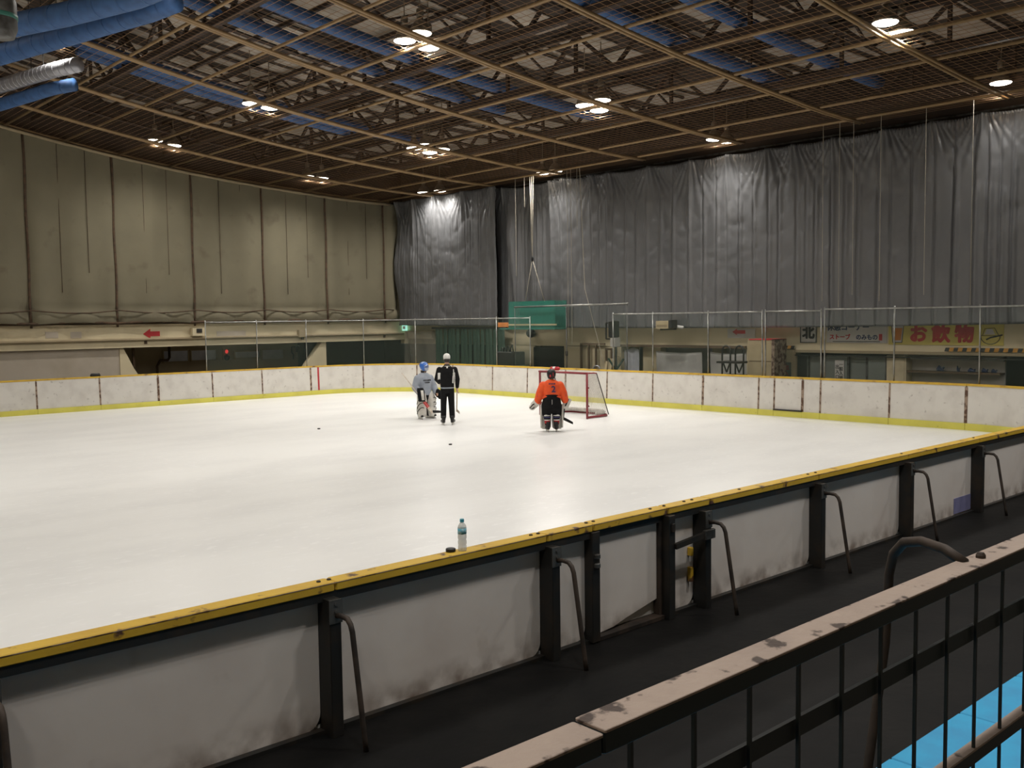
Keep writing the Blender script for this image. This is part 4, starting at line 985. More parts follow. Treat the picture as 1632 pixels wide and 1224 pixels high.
spots = [rp_(u, v) for u, v in ((247, 224), (277, 232), (490, 281), (513, 284), (92, 62), (400, 165), (430, 172), (660, 236), (678, 231), (705, 238), (685, 243), (645, 65), (670, 53), (683, 76), (932, 168), (958, 160), (955, 176), (1411, 36), (1437, 52))]
spots += [rp_(675, 307, 24.87), rp_(701, 307, 24.87)] + [rp_(u, v, 24.93) for u, v in ((865, 276), (885, 277), (1138, 222), (1158, 226), (1595, 132))]
unseen_lamps = [(x, y) for y in (32.3, 25.6, 17.6, 9.4) for x in (2.6, -3.2, -8.8)] + [(x+.7, y) for y in (9.4, 17.6, 25.6) for x in (2.6, -3.2)] + [(8.2, 9.4), (8.9, 9.4), (13.2, 9.4), (13.9, 9.4), (8.2, 17.6), (8.9, 17.6), (8.2, 32.3)] + [(x+d_, 1.3) for x in (-3.2, 2.6, 8.2, 13.5, 19.0) for d_ in (-.45, .15)] + [(-8.8, 1.3), (24.3, 1.3)]  # out of view; second lamp of each pair added to brighten ice and near boards
spots += [Vector((x, y, zc(x)+.27)) for x, y in unseen_lamps]
for k, s_ in enumerate(spots):
    o = lampP if k == 0 else copy_tree(lampP)
    o.location = s_
    if k == 20: tag(o, 'lit high-bay lamp throwing a pool of light on the corner curtain'); del o['group']
    for c_ in o.children:                                                         # each stem just reaches the deck it hangs from
        if c_.name.startswith('stem'): c_.scale = (1, 1, zc(s_.x)+1.765-s_.z-.53)
    if s_.x > 24 and s_.y < 31:                                                   # bulbs of the end column are aimed back at the ice
        for c_ in o.children:
            if c_.type == 'LIGHT': c_.rotation_euler = (0, math.radians(32), 0)
# ================================================================== railing of the stand
YR_ = .855
rl = thing('stand_railing', (1.6, YR_, 1.15), 'flat-topped steel railing with peeling paint in front of the stand', 'railing')
ztop = 2.215
for x0, x1 in ((-1.5, .905), (.908, 6.0)):
    dz = -.004 if x0 < 0 else 0
    MB().box((x0, YR_-.026, ztop-.005+dz), (x1, YR_+.030, ztop+dz), .002).build('top_plate', M['rail_paint'], rl)
    MB().box((x0, YR_-.024, ztop-.034), (x1, YR_+.028, ztop-.005), .003).build('top_channel', M['rail_dark'], rl)
for zz, nm, hh in ((2.055, 'mid_rail', .034), ):
    MB().box((-1.5, YR_+.004, zz-hh/2), (6.0, YR_+.012, zz+hh/2)).build(nm, M['rail_dark'], rl)
MB().box((-1.5, YR_-.008, 1.795), (6.0, YR_+.016, 1.80)).build('low_rail_top', M['rail_paint'], rl)
MB().box((-1.5, YR_-.006, 1.765), (6.0, YR_+.014, 1.795)).build('low_rail', M['rail_dark'], rl)
bal = MB().box((-.003, -.003, 1.25), (.003, .003, 2.183)).mesh('baluster', M['rail_dark'])
for k in range(-16, 32):
    x = 1.412+.1425*k
    p = bpy.data.objects.new('baluster', bal); col.objects.link(p); p.parent = rl; p.location = Vector((x, YR_-.002, 0)) - rl.location
for x in (-1.2, .70, 4.7): MB().box((x-.02, YR_-.02, 1.15), (x+.02, YR_+.02, 2.185), .003).build('post', M['rail_dark'], rl)
MB().box((-1.5, YR_-.015, 1.235), (6.0, YR_+.015, 1.265)).build('bottom_rail', M['rail_dark'], rl)
q = on_y(1566, 889, YR_); MB().lathe([(.011, 0), (.011, .006), (.007, .012)], (q.x, YR_+.004, ztop), 8).build('bolt', M['steel_rust'], rl)
# bent pipe hooked over the rail
bp_ = MB(); pts = [(2.10, .868, 2.212), (2.115, .92, 2.232), (2.135, .98, 2.236), (2.155, 1.03, 2.222), (2.175, 1.065, 2.185), (2.195, 1.085, 2.13), (2.20, 1.09, 2.06), (2.19, 1.09, 1.96), (2.11, 1.09, 1.67), (2.03, 1.09, 1.38), (1.97, 1.06, 1.20), (1.96, .99, 1.12), (1.96, .952, 1.10)]
tag(bp_.tube(pts, .0115, 10).build('bent_pipe', M['steel_rust'], smooth=True), 'rusty bent pipe hooked over the stand railing', 'pipe')
# ================================================================== goal
GX, GYA, GYB = 19.20, 18.12, 19.97
gl_ = thing('hockey_goal', (GX+.5, (GYA+GYB)/2, 0), 'red framed ice hockey goal with white net', 'goal')
hg = 1.25
for y in (GYA, GYB):
    MB().tube([(GX, y, 0), (GX, y, hg)], .032, 10).build('goal_post', M['red_paint'], gl_, smooth=True)
    MB().tube([(GX, y, hg), (GX+.28, y, hg), (GX+.45, y + (.06 if y < 19 else -.06), hg-.02)], .018, 8).build('top_side_bar', M['red_paint'], gl_, smooth=True)
    MB().tube([(GX+.45, y + (.06 if y < 19 else -.06), hg-.02), (GX+.98, y + (.10 if y < 19 else -.10), .05)], .014, 6).build('back_stay', M['steel_rust'], gl_, smooth=True)
MB().tube([(GX, GYA-.03, hg), (GX, GYB+.03, hg)], .032, 10).build('crossbar', M['red_paint'], gl_, smooth=True)
MB().tube([(GX+.45, GYA+.06, hg-.02), (GX+.45, GYB-.06, hg-.02)], .016, 8).build('top_back_bar', M['red_paint'], gl_, smooth=True)
base = [(GX, GYA, .04), (GX+.5, GYA+.02, .04), (GX+.85, GYA+.06, .04), (GX+1.02, GYA+.25, .04), (GX+1.06, GYA+.7, .04), (GX+1.06, GYB-.7, .04), (GX+1.02, GYB-.25, .04), (GX+.85, GYB-.06, .04), (GX+.5, GYB-.02, .04), (GX, GYB, .04)]
MB().tube(base, .032, 8).build('base_frame', M['red_paint'], gl_, smooth=True)
pad = [(x-(.05 if x > GX+.1 else 0), y+(.06 if y < 19 else -.06), .12) for x, y, z in base[1:-1]]
MB().tube(pad, .055, 8).build('base_padding', M['net_white'], gl_, smooth=True)
nt2 = MB()
def wires(p00, p10, p01, p11, n, m_, r_=.0035):
    """diagonal netting on a four-cornered patch"""
    P = lambda a, b: (Vector(p00)*(1-a)+Vector(p10)*a)*(1-b) + (Vector(p01)*(1-a)+Vector(p11)*a)*b
    for sgn in (1, -1):
        for k in range(-m_, n+m_):
            pts = []
            for j in range(m_+1):
                a = (k + sgn*j)/n if sgn > 0 else (k + m_ - j)/n
                if -1e-6 <= a <= 1+1e-6: pts.append(P(a, j/m_))
            if len(pts) > 1: nt2.tube([pts[0], pts[-1]], r_, 3, False)
T = hg-.02
wires((GX+.06, GYA, .05), (GX+.95, GYA+.10, .05), (GX+.02, GYA, T), (GX+.44, GYA+.06, T), 11, 14)
wires((GX+.06, GYB, .05), (GX+.95, GYB-.10, .05), (GX+.02, GYB, T), (GX+.44, GYB-.06, T), 11, 14)
wires((GX+1.02, GYA+.15, .05), (GX+1.02, GYB-.15, .05), (GX+.45, GYA+.06, T), (GX+.45, GYB-.06, T), 22, 16)
wires((GX+.02, GYA, T), (GX+.02, GYB, T), (GX+.45, GYA+.06, T), (GX+.45, GYB-.06, T), 22, 5)
tag(nt2.build('net', M['net_white'], gl_), None, kind='stuff')
for y in (GYA, GYB):
    for z in (.35, .85): MB().box((GX+.02, y-.02, z-.02), (GX+.07, y+.02, z+.02)).build('net_clip', M['red_paint'], gl_)
# bottle lying on top of the goal
gbt = thing('drink_bottle', (GX+.2, 19.48, hg+.03), 'red and white drink bottle lying on top of the goal', 'bottle')
yb0 = 19.40
MB().tube([(GX+.2, yb0+.30, hg+.085), (GX+.2, yb0+.02, hg+.085)], [.055, .055], 12).build('flask', M['red_cloth'], gbt, smooth=True)
MB().tube([(GX+.2, yb0+.215, hg+.085), (GX+.2, yb0+.12, hg+.085)], .0565, 12).build('label_band', M['white_cloth'], gbt, smooth=True)
MB().tube([(GX+.2, yb0+.02, hg+.085), (GX+.2, yb0-.03, hg+.085)], [.055, .025], 12).build('cap', M['red_cloth'], gbt, smooth=True)

# ================================================================== people
def fuse(mb, name, mats, parent, voxel=.016, smooth=5, picker=None, loc=(0,0,0)):
    """melt overlapping volumes into one continuous skin"""
    me = mb.mesh(name, mats if not isinstance(mats, (list, tuple)) else mats[0]); o = bpy.data.objects.new(name, me); col.objects.link(o)
    a = o.modifiers.new('r', 'REMESH'); a.mode = 'VOXEL'; a.voxel_size = voxel
    b = o.modifiers.new('s', 'SMOOTH'); b.iterations = smooth; b.factor = .5
    bpy.context.view_layer.update()
    new = bpy.data.meshes.new_from_object(o.evaluated_get(bpy.context.evaluated_depsgraph_get()))
    bpy.data.objects.remove(o)
    new.materials.clear()
    for m in (mats if isinstance(mats, (list, tuple)) else [mats]): new.materials.append(m)
    new.polygons.foreach_set('use_smooth', [True]*len(new.polygons))
    if picker:
        for p in new.polygons: p.material_index = picker(p.center, p.normal)
    else: new.polygons.foreach_set('material_index', [0]*len(new.polygons))
    c = bpy.data.objects.new(name, new); col.objects.link(c); c.parent = parent
    return c
def part(mb, name, m, parent, smooth=True):
    me = mb.mesh(name, m, (0,0,0), smooth); o = bpy.data.objects.new(name, me); col.objects.link(o); o.parent = parent; return o
def limb(mb, pts, rs, n=12):
    P = [Vector(p) for p in pts]; Q, RR = [], []
    for i in range(len(P)-1):
        for k in range(4):
            t = k/4; Q.append(P[i].lerp(P[i+1], t)); RR.append(rs[i]+(rs[i+1]-rs[i])*t)
    Q.append(P[-1]); RR.append(rs[-1]); mb.tube(Q, RR, n)
    for p, r in zip(pts, rs): mb.ell(p, (r, r, r), 12, 8)
def hand(mb, w, d, side, pl):
    """palm and five curled fingers; w wrist, d direction of the hand, pl palm-across direction"""
    w, d, pl = Vector(w), Vector(d).normalized(), Vector(pl).normalized(); nrm = d.cross(pl).normalized()*side
    mb.tube([w, w+d*.05, w+d*.09], [.026, .034, .030], 8)
    for k, (o_, L) in enumerate(((-.030, .075), (-.010, .085), (.010, .080), (.030, .062))):
        b_ = w+d*.085+pl*o_; mb.tube([b_, b_+d*L*.45+nrm*.012, b_+d*L*.75+nrm*.035, b_+d*L*.70+nrm*.06], [.0105, .010, .009, .008], 6)
    b_ = w+d*.03-pl*.03; mb.tube([b_, b_-pl*.025+d*.03+nrm*.02, b_-pl*.015+d*.06+nrm*.04], [.013, .011, .009], 6)
def head(mb, c, tilt=0.0, s=1.0):
    """head with face on +y side"""
    x, y, z = c
    mb.ell((x, y-.008*s, z+.02*s), (.075*s, .095*s, .105*s)); mb.ell((x, y+.025*s, z-.055*s), (.056*s, .065*s, .065*s))
    mb.ell((x, y+.100*s, z-.008*s), (.014*s, .022*s, .026*s), 8, 6)
    for sx in (-1, 1):
        mb.ell((x+sx*.078*s, y-.005*s, z), (.012*s, .022*s, .032*s), 8, 6); mb.ell((x+sx*.030*s, y+.082*s, z+.022*s), (.024*s, .014*s, .010*s), 8, 6)
    mb.ell((x, y+.082*s, z-.052*s), (.026*s, .012*s, .010*s), 8, 6)
def face_parts(parent, c, s=1.0):
    x, y, z = c
    for sx in (-1, 1): part(MB().ell((x+sx*.031*s, y+.089*s, z+.008*s), (.013*s, .008*s, .008*s), 8, 6), 'eye', M['white_cloth'], parent); part(MB().ell((x+sx*.031*s, y+.096*s, z+.008*s), (.006*s, .004*s, .006*s), 8, 6), 'pupil', M['hair'], parent)
    part(MB().ell((x, y+.092*s, z-.053*s), (.022*s, .006*s, .006*s), 8, 6), 'mouth', M['red_cloth'], parent)
def skate(parent, c, yaw=0.0, boot='black_plastic', s=1.25):
    """boot, holder and blade; toe to +y"""
    ca, sa = math.cos(yaw), math.sin(yaw)
    def tr(mb):
        mb.v = [(c[0]+s*(x*ca-y*sa), c[1]+s*(x*sa+y*ca), c[2]+z) for x, y, z in mb.v]; return mb
    b = part(tr(MB().sections([(.070, 0, .02, .036, .135), (.10, 0, .02, .042, .14), (.125, 0, .0, .040, .115), (.15, 0, -.05, .040, .065), (.20, 0, -.065, .042, .055), (.25, 0, -.06, .046, .058)], 14)), 'skate_boot', M[boot], parent)
    part(tr(MB().box((-.012, -.10, .025), (.012, .13, .072), .004)), 'blade_holder', M['white_pad'], parent)
    part(tr(MB().box((-.002, -.135, .0), (.002, .155, .028))), 'blade', M['chrome'], parent)
    part(tr(MB().box((-.03, .06, .128), (.03, .10, .136)).box((-.03, .0, .140), (.03, .03, .148))), 'lace', M['white_cloth'], parent)
    return b
def place(o, x, y, fx, fy):
    o.location = (x, y, 0); o.rotation_euler = (0, 0, math.atan2(fy, fx) - math.pi/2)

# ---- coach from behind
co = thing('person', (0, 0, 0), 'person in black track suit and white cap standing with back turned, holding a stick', 'person')
body = MB()
head(body, (0, .02, 1.735)); body.tube([(0, -.005, 1.50), (0, .005, 1.60), (0, .01, 1.66)], [.062, .056, .056], 12)
body.sections([(.98, 0, 0, .155, .10), (1.08, 0, .0, .14, .095), (1.25, 0, .0, .155, .10), (1.40, 0, 0, .185, .11), (1.50, 0, -.01, .15, .085), (1.55, 0, -.01, .07, .06)])
for sx in (-1, 1): limb(body, [(sx*.09, 0, .98), (sx*.105, .015, .56), (sx*.115, -.02, .20)], [.088, .058, .042]); body.ell((sx*.12, .02, .16), (.036, .10, .035))
limb(body, [(.185, -.01, 1.47), (.262, -.03, 1.20), (.258, .03, .985)], [.058, .044, .032]); limb(body, [(-.185, -.01, 1.47), (-.262, .0, 1.21), (-.20, .20, 1.10)], [.058, .044, .032])
hand(body, (.258, .03, .975), (.0, .12, -1), 1, (0, 1, .1)); hand(body, (-.195, .21, 1.095), (.35, 1, -.2), 1, (0, .2, 1))
fuse(body, 'body', M['skin'], co, .010, 3)
face_parts(co, (0, .02, 1.735))
jk = MB()
jk.sections([(.965, 0, 0, .178, .128), (1.00, 0, 0, .182, .13), (1.10, 0, -.005, .182, .128), (1.25, 0, -.01, .195, .133), (1.40, 0, -.01, .222, .138), (1.49, 0, -.012, .195, .11), (1.55, 0, -.01, .09, .078), (1.595, 0, 0, .072, .07)])
limb(jk, [(.20, -.01, 1.455), (.268, -.03, 1.20), (.262, .025, 1.00)], [.080, .066, .050]); limb(jk, [(-.20, -.01, 1.455), (-.272, .0, 1.21), (-.21, .17, 1.115)], [.080, .066, .050])
def jk_pick(c, n):
    if 1.585 < c.z: return 0
    if c.z < .995 and abs(c.x) < .20: return 2
    ax = abs(c.x)
    if 1.10 < c.z < 1.38 and c.y < .03:
        e = .175 + .02*math.sin((c.z-1.1)*9)
        if c.x < 0 and e-.012 < ax < .245 and c.z > 1.20: return 1
        if c.x > 0 and .125+.25*(c.z-1.1)*.35 < ax < .165+.05*(c.z-1.1): return 1
        if c.x > 0 and .185 < ax < .205 and c.z > 1.15: return 1
    if 1.36 < c.z < 1.47 and .155 < c.x < .175 and c.y < 0: return 1
    return 0
fuse(jk, 'track_jacket', [M['black'], M['white_cloth'], M['grey_cloth']], co, .011, 3, jk_pick)
tg = MB().box((-.065, -.100, 1.545), (.065, -.092, 1.56)).box((-.02, -.115, 1.495), (.02, -.105, 1.55)); part(tg, 'back_emblem', M['white_cloth'], co, False)
tr_ = MB(); tr_.sections([(.84, 0, 0, .16, .11), (.92, 0, 0, .168, .118), (.99, 0, 0, .165, .115)])
for sx in (-1, 1): limb(tr_, [(sx*.088, 0, .93), (sx*.105, .012, .56), (sx*.115, -.03, .215)], [.098, .082, .074])
fuse(tr_, 'trousers', M['black'], co, .013, 3)
cp = MB(); cp.sections([(1.735, 0, .01, .088, .104), (1.79, 0, .005, .094, .108), (1.835, 0, .0, .086, .098), (1.868, 0, -.002, .060, .068), (1.885, 0, -.002, .022, .026)], 16)
part(cp, 'knit_cap', M['white_cloth'], co)
hr = MB(); hr.sections([(1.655, 0, -.035, .060, .045), (1.70, 0, -.03, .078, .065), (1.74, 0, -.015, .082, .090)], 14); part(hr, 'hair', M['hair'], co)
skate(co, (-.125, .0, 0), .15); skate(co, (.13, .0, 0), -.25)
place(co, 15.77, 19.92, .58, .81)
# his stick
def hockey_stick(label, top, heel, toe, m_shaft, m_blade, w=.028, paddle=None, name='hockey_stick'):
    top, heel, toe = Vector(top), Vector(heel), Vector(toe); r = thing(name, (heel.x, heel.y, 0), label, 'hockey stick')
    MB().bar(top, heel, w, w*.7).build('shaft', M[m_shaft], r)
    if paddle:
        mid = top.lerp(heel, paddle); MB().bar(mid, heel, .075, .026, (toe-heel).cross(heel-top)).build('paddle', M[m_shaft], r)
        MB().bar(top.lerp(heel, .72), top.lerp(heel, .86), .078, .028, (toe-heel).cross(heel-top)).build('stripe', M['red_cloth'], r)
    d = (toe-heel); n = 6; rings = []
    up = Vector((0, 0, 1)); sd = d.cross(up).normalized()
    for k in range(n+1):
        c = heel + d*(k/n) + sd*.018*math.sin(k/n*math.pi*.5); h = .075*(1-.25*(k/n)**3)
        rings.append([c+sd*.006-up*.0, c-sd*.006, c-sd*.006+up*h, c+sd*.006+up*h])
    MB().loft(rings).build('blade', M[m_blade], r)
    return r
IR = Vector((.785, -.62, 0)); IF = Vector((.62, .785, 0))            # to the right and away, seen from the stand
c0 = Vector((15.77, 19.92, 0))
CY = Vector((.58, .81, 0)).normalized(); CX = Vector((CY.y, -CY.x, 0))           # his own front and right
hockey_stick('plain stick held upright by the person in the black track suit', c0+CX*.262+CY*.055+Vector((0,0,.935)), c0+CX*.245+CY*.15+Vector((0,0,.33)), c0+CX*.325+CY*.11+Vector((0,0,.27)), 'wood_stick', 'wood_stick')

# ---- goalie parts
def leg_pad(parent, sx, cx, cy, z0, z1, m, w=.135, d=.085, yaw=0.0, lean=0.0, face=1):
    """padded front slab wrapping the shin; outer face to +y"""
    mb = MB(); rings = []
    for k, (t, ww, dd, off) in enumerate(((0, .75, .9, .02), (.06, .95, 1, .02), (.30, 1, 1, 0), (.55, .98, 1.05, .0), (.62, 1.05, 1.25, .015), (.70, 1.02, 1.1, .01), (.90, .92, .9, -.02), (1.0, .75, .7, -.04))):
        z = z0+(z1-z0)*t; rings.append((z, cx+lean*t, cy+off, w*ww, d*dd))
    mb.sections(rings, 16, 3.2)
    ca, sa = math.cos(yaw), math.sin(yaw)
    mb.v = [(cx+(x-cx)*ca-(y-cy)*sa, cy+(x-cx)*sa+(y-cy)*ca, z) for x, y, z in mb.v]
    return part(mb, 'leg_pad', m, parent)
def cage(parent, c, s=1.0):
    mb = MB(); x, y, z = c
    for k in range(-3, 4): mb.tube([(x+k*.022*s, y+.105*s-abs(k)*.008*s, z+.055*s), (x+k*.024*s, y+.125*s-abs(k)*.009*s, z-.01*s), (x+k*.020*s, y+.11*s-abs(k)*.009*s, z-.085*s)], .003*s, 5)
    for dz in (.04, .0, -.04, -.08): mb.tube([(x-.075*s, y+.075*s, z+dz*s), (x, y+.128*s, z+dz*s), (x+.075*s, y+.075*s, z+dz*s)], .003*s, 5)
    return part(mb, 'face_cage', M['chrome'], parent)

STK = .06
# grey goalie: faces the coach, three-quarter towards the stand
gg = thing('person', (0, 0, 0), 'goalie in grey jersey and blue mask standing beside the coach', 'person')
s_ = 1.0; hz = 1.405
body = MB(); head(body, (0, .03, hz), s=.98); body.tube([(0, -.01, 1.16), (0, .0, 1.26), (0, .015, 1.33)], [.06, .054, .054], 12)
body.sections([(.70, 0, 0, .16, .11), (.85, 0, 0, .15, .10), (1.0, 0, 0, .165, .11), (1.12, 0, 0, .18, .11), (1.19, 0, -.005, .13, .085), (1.22, 0, -.005, .06, .06)])
for sx in (-1, 1): limb(body, [(sx*.09, 0, .72), (sx*.13, .05, .43), (sx*.16, -.01, .17)], [.09, .062, .045]); body.ell((sx*.165, .03, .13), (.036, .09, .035))
limb(body, [(.19, -.01, 1.11), (.27, .0, .86), (.24, .16, .70)], [.058, .046, .034]); limb(body, [(-.19, -.01, 1.11), (-.28, .02, .86), (-.26, .18, .70)], [.058, .046, .034])
hand(body, (.24, .165, .695), (-.1, 1, -.35), 1, (0, .3, 1)); hand(body, (-.26, .185, .695), (.1, 1, -.4), 1, (0, .3, 1))
fuse(body, 'body', M['skin'], gg, .011, 3); face_parts(gg, (0, .03, hz), .98)
js = MB(); js.sections([(.64, 0, .0, .20, .155), (.70, 0, 0, .205, .16), (.85, 0, 0, .20, .155), (1.0, 0, 0, .215, .16), (1.12, 0, -.005, .225, .15), (1.20, 0, -.01, .17, .115), (1.245, 0, 0, .08, .08)])
limb(js, [(.21, -.01, 1.09), (.30, .0, .86), (.26, .13, .72)], [.10, .095, .080]); limb(js, [(-.21, -.01, 1.09), (-.31, .02, .86), (-.28, .15, .72)], [.10, .095, .080])
fuse(js, 'jersey', M['grey_cloth'], gg, .014, 4)
lt = MB()                                                             # two faded rows of chest print
rp2 = random.Random(3)
for row, (z, n, w0) in enumerate(((1.045, 9, .030), (.985, 6, .030))):
    for k in range(n):
        x = (k-(n-1)/2)*w0*.95; lt.box((x-.010, .164-abs(x)*.22, z-.018), (x+.008, .170-abs(x)*.22, z+.018)); lt.box((x-.010, .164-abs(x)*.22, z+(.006 if k % 2 else -.016)), (x+.013, .170-abs(x)*.22, z+(.018 if k % 2 else -.004)))
part(lt, 'chest_print', M['sign_black'], gg, False)
pn = MB(); pn.sections([(.52, 0, 0, .17, .12), (.62, 0, 0, .20, .145), (.70, 0, 0, .19, .14)])
for sx in (-1, 1): limb(pn, [(sx*.10, 0, .66), (sx*.13, .04, .48)], [.115, .10])
fuse(pn, 'hockey_pants', M['black'], gg, .016, 3)
for sx in (-1, 1):
    pd = leg_pad(gg, sx, sx*.165, .10, .07, .74, M['white_pad'], .125, .075, yaw=sx*-.35)
    mb = MB()
    for k in range(3):
        pts = [(sx*(.165+.135*math.cos(a_)), .10+.10*math.sin(a_)*(1 if k < 9 else 1), .22+.13*k+.10*math.sin(a_*1.3)) for a_ in [-.7+.25*i for i in range(10)]]
        mb.tube(pts, .010, 5)
    part(mb, 'pad_strap', M['black'], pd)
    limb_ = MB(); limb(limb_, [(sx*.15, -.01, .42), (sx*.165, -.03, .22)], [.07, .06]); part(limb_, 'sock', M['black'], gg)
mk = MB(); mk.sections([(hz-.11, 0, .045, .060, .072), (hz-.06, 0, .03, .092, .112), (hz, 0, .015, .108, .128), (hz+.06, 0, .005, .106, .125), (hz+.105, 0, .0, .080, .095), (hz+.13, 0, 0, .035, .04)], 16)
part(mk, 'goalie_mask', M['blue_mask'], gg); cage(gg, (0, .035, hz-.005), 1.02)
part(MB().sections([(hz-.18, 0, -.02, .065, .06), (hz-.10, 0, -.01, .08, .08)], 12), 'neck_guard', M['hair'], gg)
# blocker on his right arm, catching glove on his left
bl = part(MB().sections([(.50, .315, .315, .095, .040), (.56, .32, .315, .105, .045), (.78, .335, .295, .105, .045), (.86, .34, .27, .085, .040)], 14, 4), 'blocker', M['black'], gg)
part(MB().sections([(.54, .312, .359, .045, .012), (.80, .328, .336, .045, .012)], 10, 4), 'blocker_face', M['white_pad'], bl)
cg = MB(); cg.ell((-.30, .22, .68), (.075, .11, .12)); cg.ell((-.30, .30, .62), (.06, .08, .10)); cg.tube([(-.30, .10, .76), (-.30, .18, .71)], [.07, .08], 10)
fuse(cg, 'catching_glove', M['black'], gg, .014, 3)
skate(gg, (-.17, .03, 0), .3); skate(gg, (.17, .03, 0), -.3)
fd = (IR*.62 - IF*.78)
g0 = Vector((16.45, 21.60, 0)) - IR*.14
place(gg, g0.x, g0.y, fd.x, fd.y); gg.scale = (1.04, 1.04, 1.04)
hockey_stick('white goalie stick with black blade held across by the goalie in grey', g0 - IR*.60 - IF*(.30+STK) + Vector((0,0,1.32)), g0 + IR*.235 - IF*(.40+STK) + Vector((0,0,.20)), g0 + IR*.46 - IF*(.30+STK) + Vector((0,0,.19)), 'wood_stick', 'black_plastic', .030, .66)

# orange goalie from behind
og = thing('person', (0, 0, 0), 'goalie in orange jersey and white leg pads standing before the goal with back turned', 'person')
hz = 1.40
body = MB(); head(body, (0, .03, hz), s=.98); body.tube([(0, -.01, 1.18), (0, .0, 1.27), (0, .015, 1.34)], [.06, .054, .054], 12)
body.sections([(.66, 0, 0, .16, .11), (.85, 0, 0, .15, .10), (1.0, 0, 0, .165, .11), (1.12, 0, 0, .18, .11), (1.20, 0, -.005, .13, .085), (1.24, 0, -.005, .06, .06)])
for sx in (-1, 1): limb(body, [(sx*.09, 0, .70), (sx*.10, .05, .42), (sx*.105, -.02, .17)], [.09, .062, .045]); body.ell((sx*.11, .02, .13), (.036, .09, .035))
limb(body, [(.19, -.01, 1.12), (.29, .0, .90), (.33, .12, .74)], [.058, .046, .034]); limb(body, [(-.19, -.01, 1.12), (-.29, .0, .90), (-.34, .10, .72)], [.058, .046, .034])
hand(body, (.33, .125, .735), (.2, .8, -.5), 1, (0, .3, 1)); hand(body, (-.34, .105, .715), (-.2, .8, -.5), 1, (0, .3, 1))
fuse(body, 'body', M['skin'], og, .011, 3); face_parts(og, (0, .03, hz), .98)
js = MB(); js.sections([(.86, 0, .03, .215, .16), (.95, 0, .01, .215, .165), (1.05, 0, 0, .225, .165), (1.15, 0, -.005, .225, .15), (1.23, 0, -.01, .165, .11), (1.28, 0, 0, .08, .08)])
limb(js, [(.205, -.01, 1.13), (.285, -.02, .95), (.325, .03, .775)], [.105, .098, .090]); limb(js, [(-.205, -.01, 1.13), (-.285, -.02, .95), (-.335, .03, .76)], [.105, .098, .090])
js.sections([(.80, -.12, .02, .10, .12), (.88, -.12, .0, .11, .15)]); js.sections([(.80, .12, .02, .10, .12), (.88, .12, .0, .11, .15)])
fuse(js, 'jersey', M['orange_cloth'], og, .014, 4)
put_text('jersey_number', '2', .21, M['navy'], og, Vector((.04, -.178, 1.045)), ((1, 0, 0), (0, 0, 1), (0, -1, 0)), bold=.006)
nm = MB()
for k in range(4): nm.box((-.075+.042*k, -.172, 1.165), (-.048+.042*k, -.165, 1.20)); nm.box((-.070+.042*k, -.172, 1.178), (-.040+.042*k, -.165, 1.187))
part(nm, 'name_print', M['navy'], og, False)
for sx in (-1, 1):
    mb = MB().box((sx*.345-.004, -.09, .86), (sx*.345+.004, -.03, .95)); part(mb, 'sleeve_print', M['navy'], og, False)
pn = MB(); pn.sections([(.46, 0, 0, .215, .13), (.55, 0, -.01, .235, .155), (.70, 0, -.015, .235, .165), (.84, 0, -.01, .21, .16), (.98, 0, 0, .17, .13)])
for sx in (-1, 1): limb(pn, [(sx*.115, 0, .66), (sx*.12, .03, .45)], [.13, .115])
fuse(pn, 'hockey_pants', M['black'], og, .016, 3)
part(MB().bar((0, -.186, .80), (0, -.178, .68), .007, .006, (0,1,0)), 'pants_lace', M['white_cloth'], og)
for sx in (-1, 1):
    pd = leg_pad(og, sx, sx*.135, .13, .06, .74, M['white_pad'], .128, .075, yaw=sx*-.25)
    part(MB().sections([(.10, sx*.255, .04, .022, .075), (.40, sx*.262, .03, .026, .085), (.66, sx*.262, .02, .022, .07)], 10, 3), 'pad_wing', M['white_pad'], pd)
    sk = MB(); limb(sk, [(sx*.115, .0, .47), (sx*.115, -.02, .32), (sx*.112, -.03, .20)], [.088, .080, .062])
    fuse(sk, 'sock', [M['black'], M['white_cloth'], M['red_cloth']], og, .012, 2, lambda c, n: 1 if (.385 < c.z < .42 or .285 < c.z < .31) else (2 if .21 < c.z < .285 else 0))
    part(MB().box((sx*.115-.09, -.115, .345), (sx*.115+.09, -.095, .375), .004), 'pad_strap', M['navy'], pd)
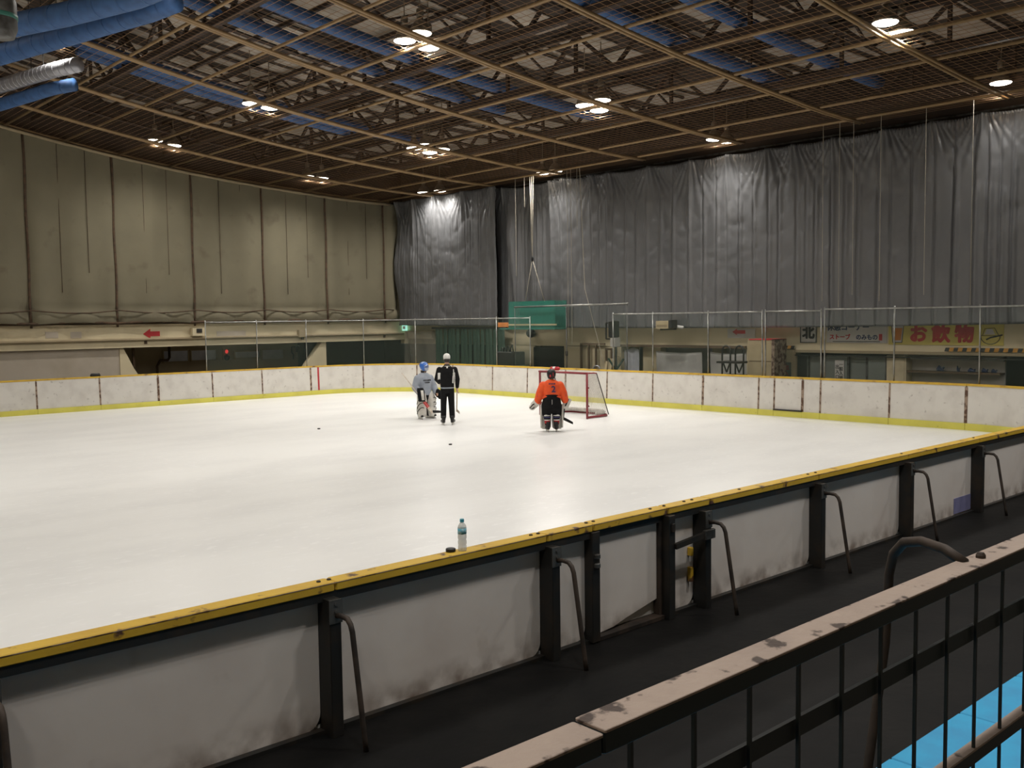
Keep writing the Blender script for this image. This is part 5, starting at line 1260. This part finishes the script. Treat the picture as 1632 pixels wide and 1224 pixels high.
hm_ = MB(); hm_.sections([(hz-.10, 0, .0, .082, .095), (hz-.03, 0, .0, .108, .125), (hz+.04, 0, .0, .112, .130), (hz+.10, 0, 0, .085, .10), (hz+.135, 0, 0, .04, .045)], 16)
def hm_pick(c, n): return 0
part(hm_, 'helmet', M['black_plastic'], og)
part(MB().box((-.05, -.128, hz-.06), (-.015, -.118, hz+.0), .004).box((.03, -.125, hz-.04), (.045, -.115, hz+.05), .004), 'helmet_strap', M['red_cloth'], og)
part(MB().sections([(hz+.09, .02, .03, .075, .085), (hz+.125, .02, .03, .06, .07), (hz+.15, .02, .03, .02, .03)], 12), 'helmet_crest', M['red_cloth'], og)
cage(og, (0, .035, hz-.005), 1.02)
cg = MB(); cg.ell((-.42, .08, .66), (.10, .06, .09)); cg.ell((-.47, .06, .60), (.085, .05, .075)); cg.tube([(-.335, .04, .77), (-.38, .07, .70)], [.085, .10], 10); cg.ell((-.40, .06, .74), (.04, .05, .08))
cgo = fuse(cg, 'catching_glove', M['white_pad'], og, .014, 3)
part(MB().tube([(-.40, .015, .70), (-.47, .005, .66), (-.53, .02, .59), (-.48, .012, .56), (-.42, .01, .60)], .012, 6), 'glove_trim', M['black'], cgo)
bl = MB(); bl.bar((.42, .05, .81), (.31, .06, .56), .17, .06, (0, 1, 0)); blo = part(bl, 'blocker', M['white_pad'], og, False)
part(MB().bar((.41, .012, .79), (.335, .015, .62), .03, .012, (0, 1, 0)), 'blocker_trim', M['black'], blo)
skate(og, (-.105, .02, 0), .15, 'black_plastic'); skate(og, (.115, .02, 0), -.15, 'black_plastic')
place(og, 16.48, 16.74, .66, .75)
o0 = Vector((16.48, 16.74, 0)); OY = Vector((.66, .75, 0)).normalized(); OX = Vector((OY.y, -OY.x, 0))
hockey_stick('black goalie stick held low by the goalie in orange', o0 + OX*.37 + OY*.16 + Vector((0,0,.92)), o0 + OX*.30 + OY*.35 + Vector((0,0,.25)), o0 + OX*.54 + OY*.22 + Vector((0,0,.15)), 'black_plastic', 'black_plastic', .028)
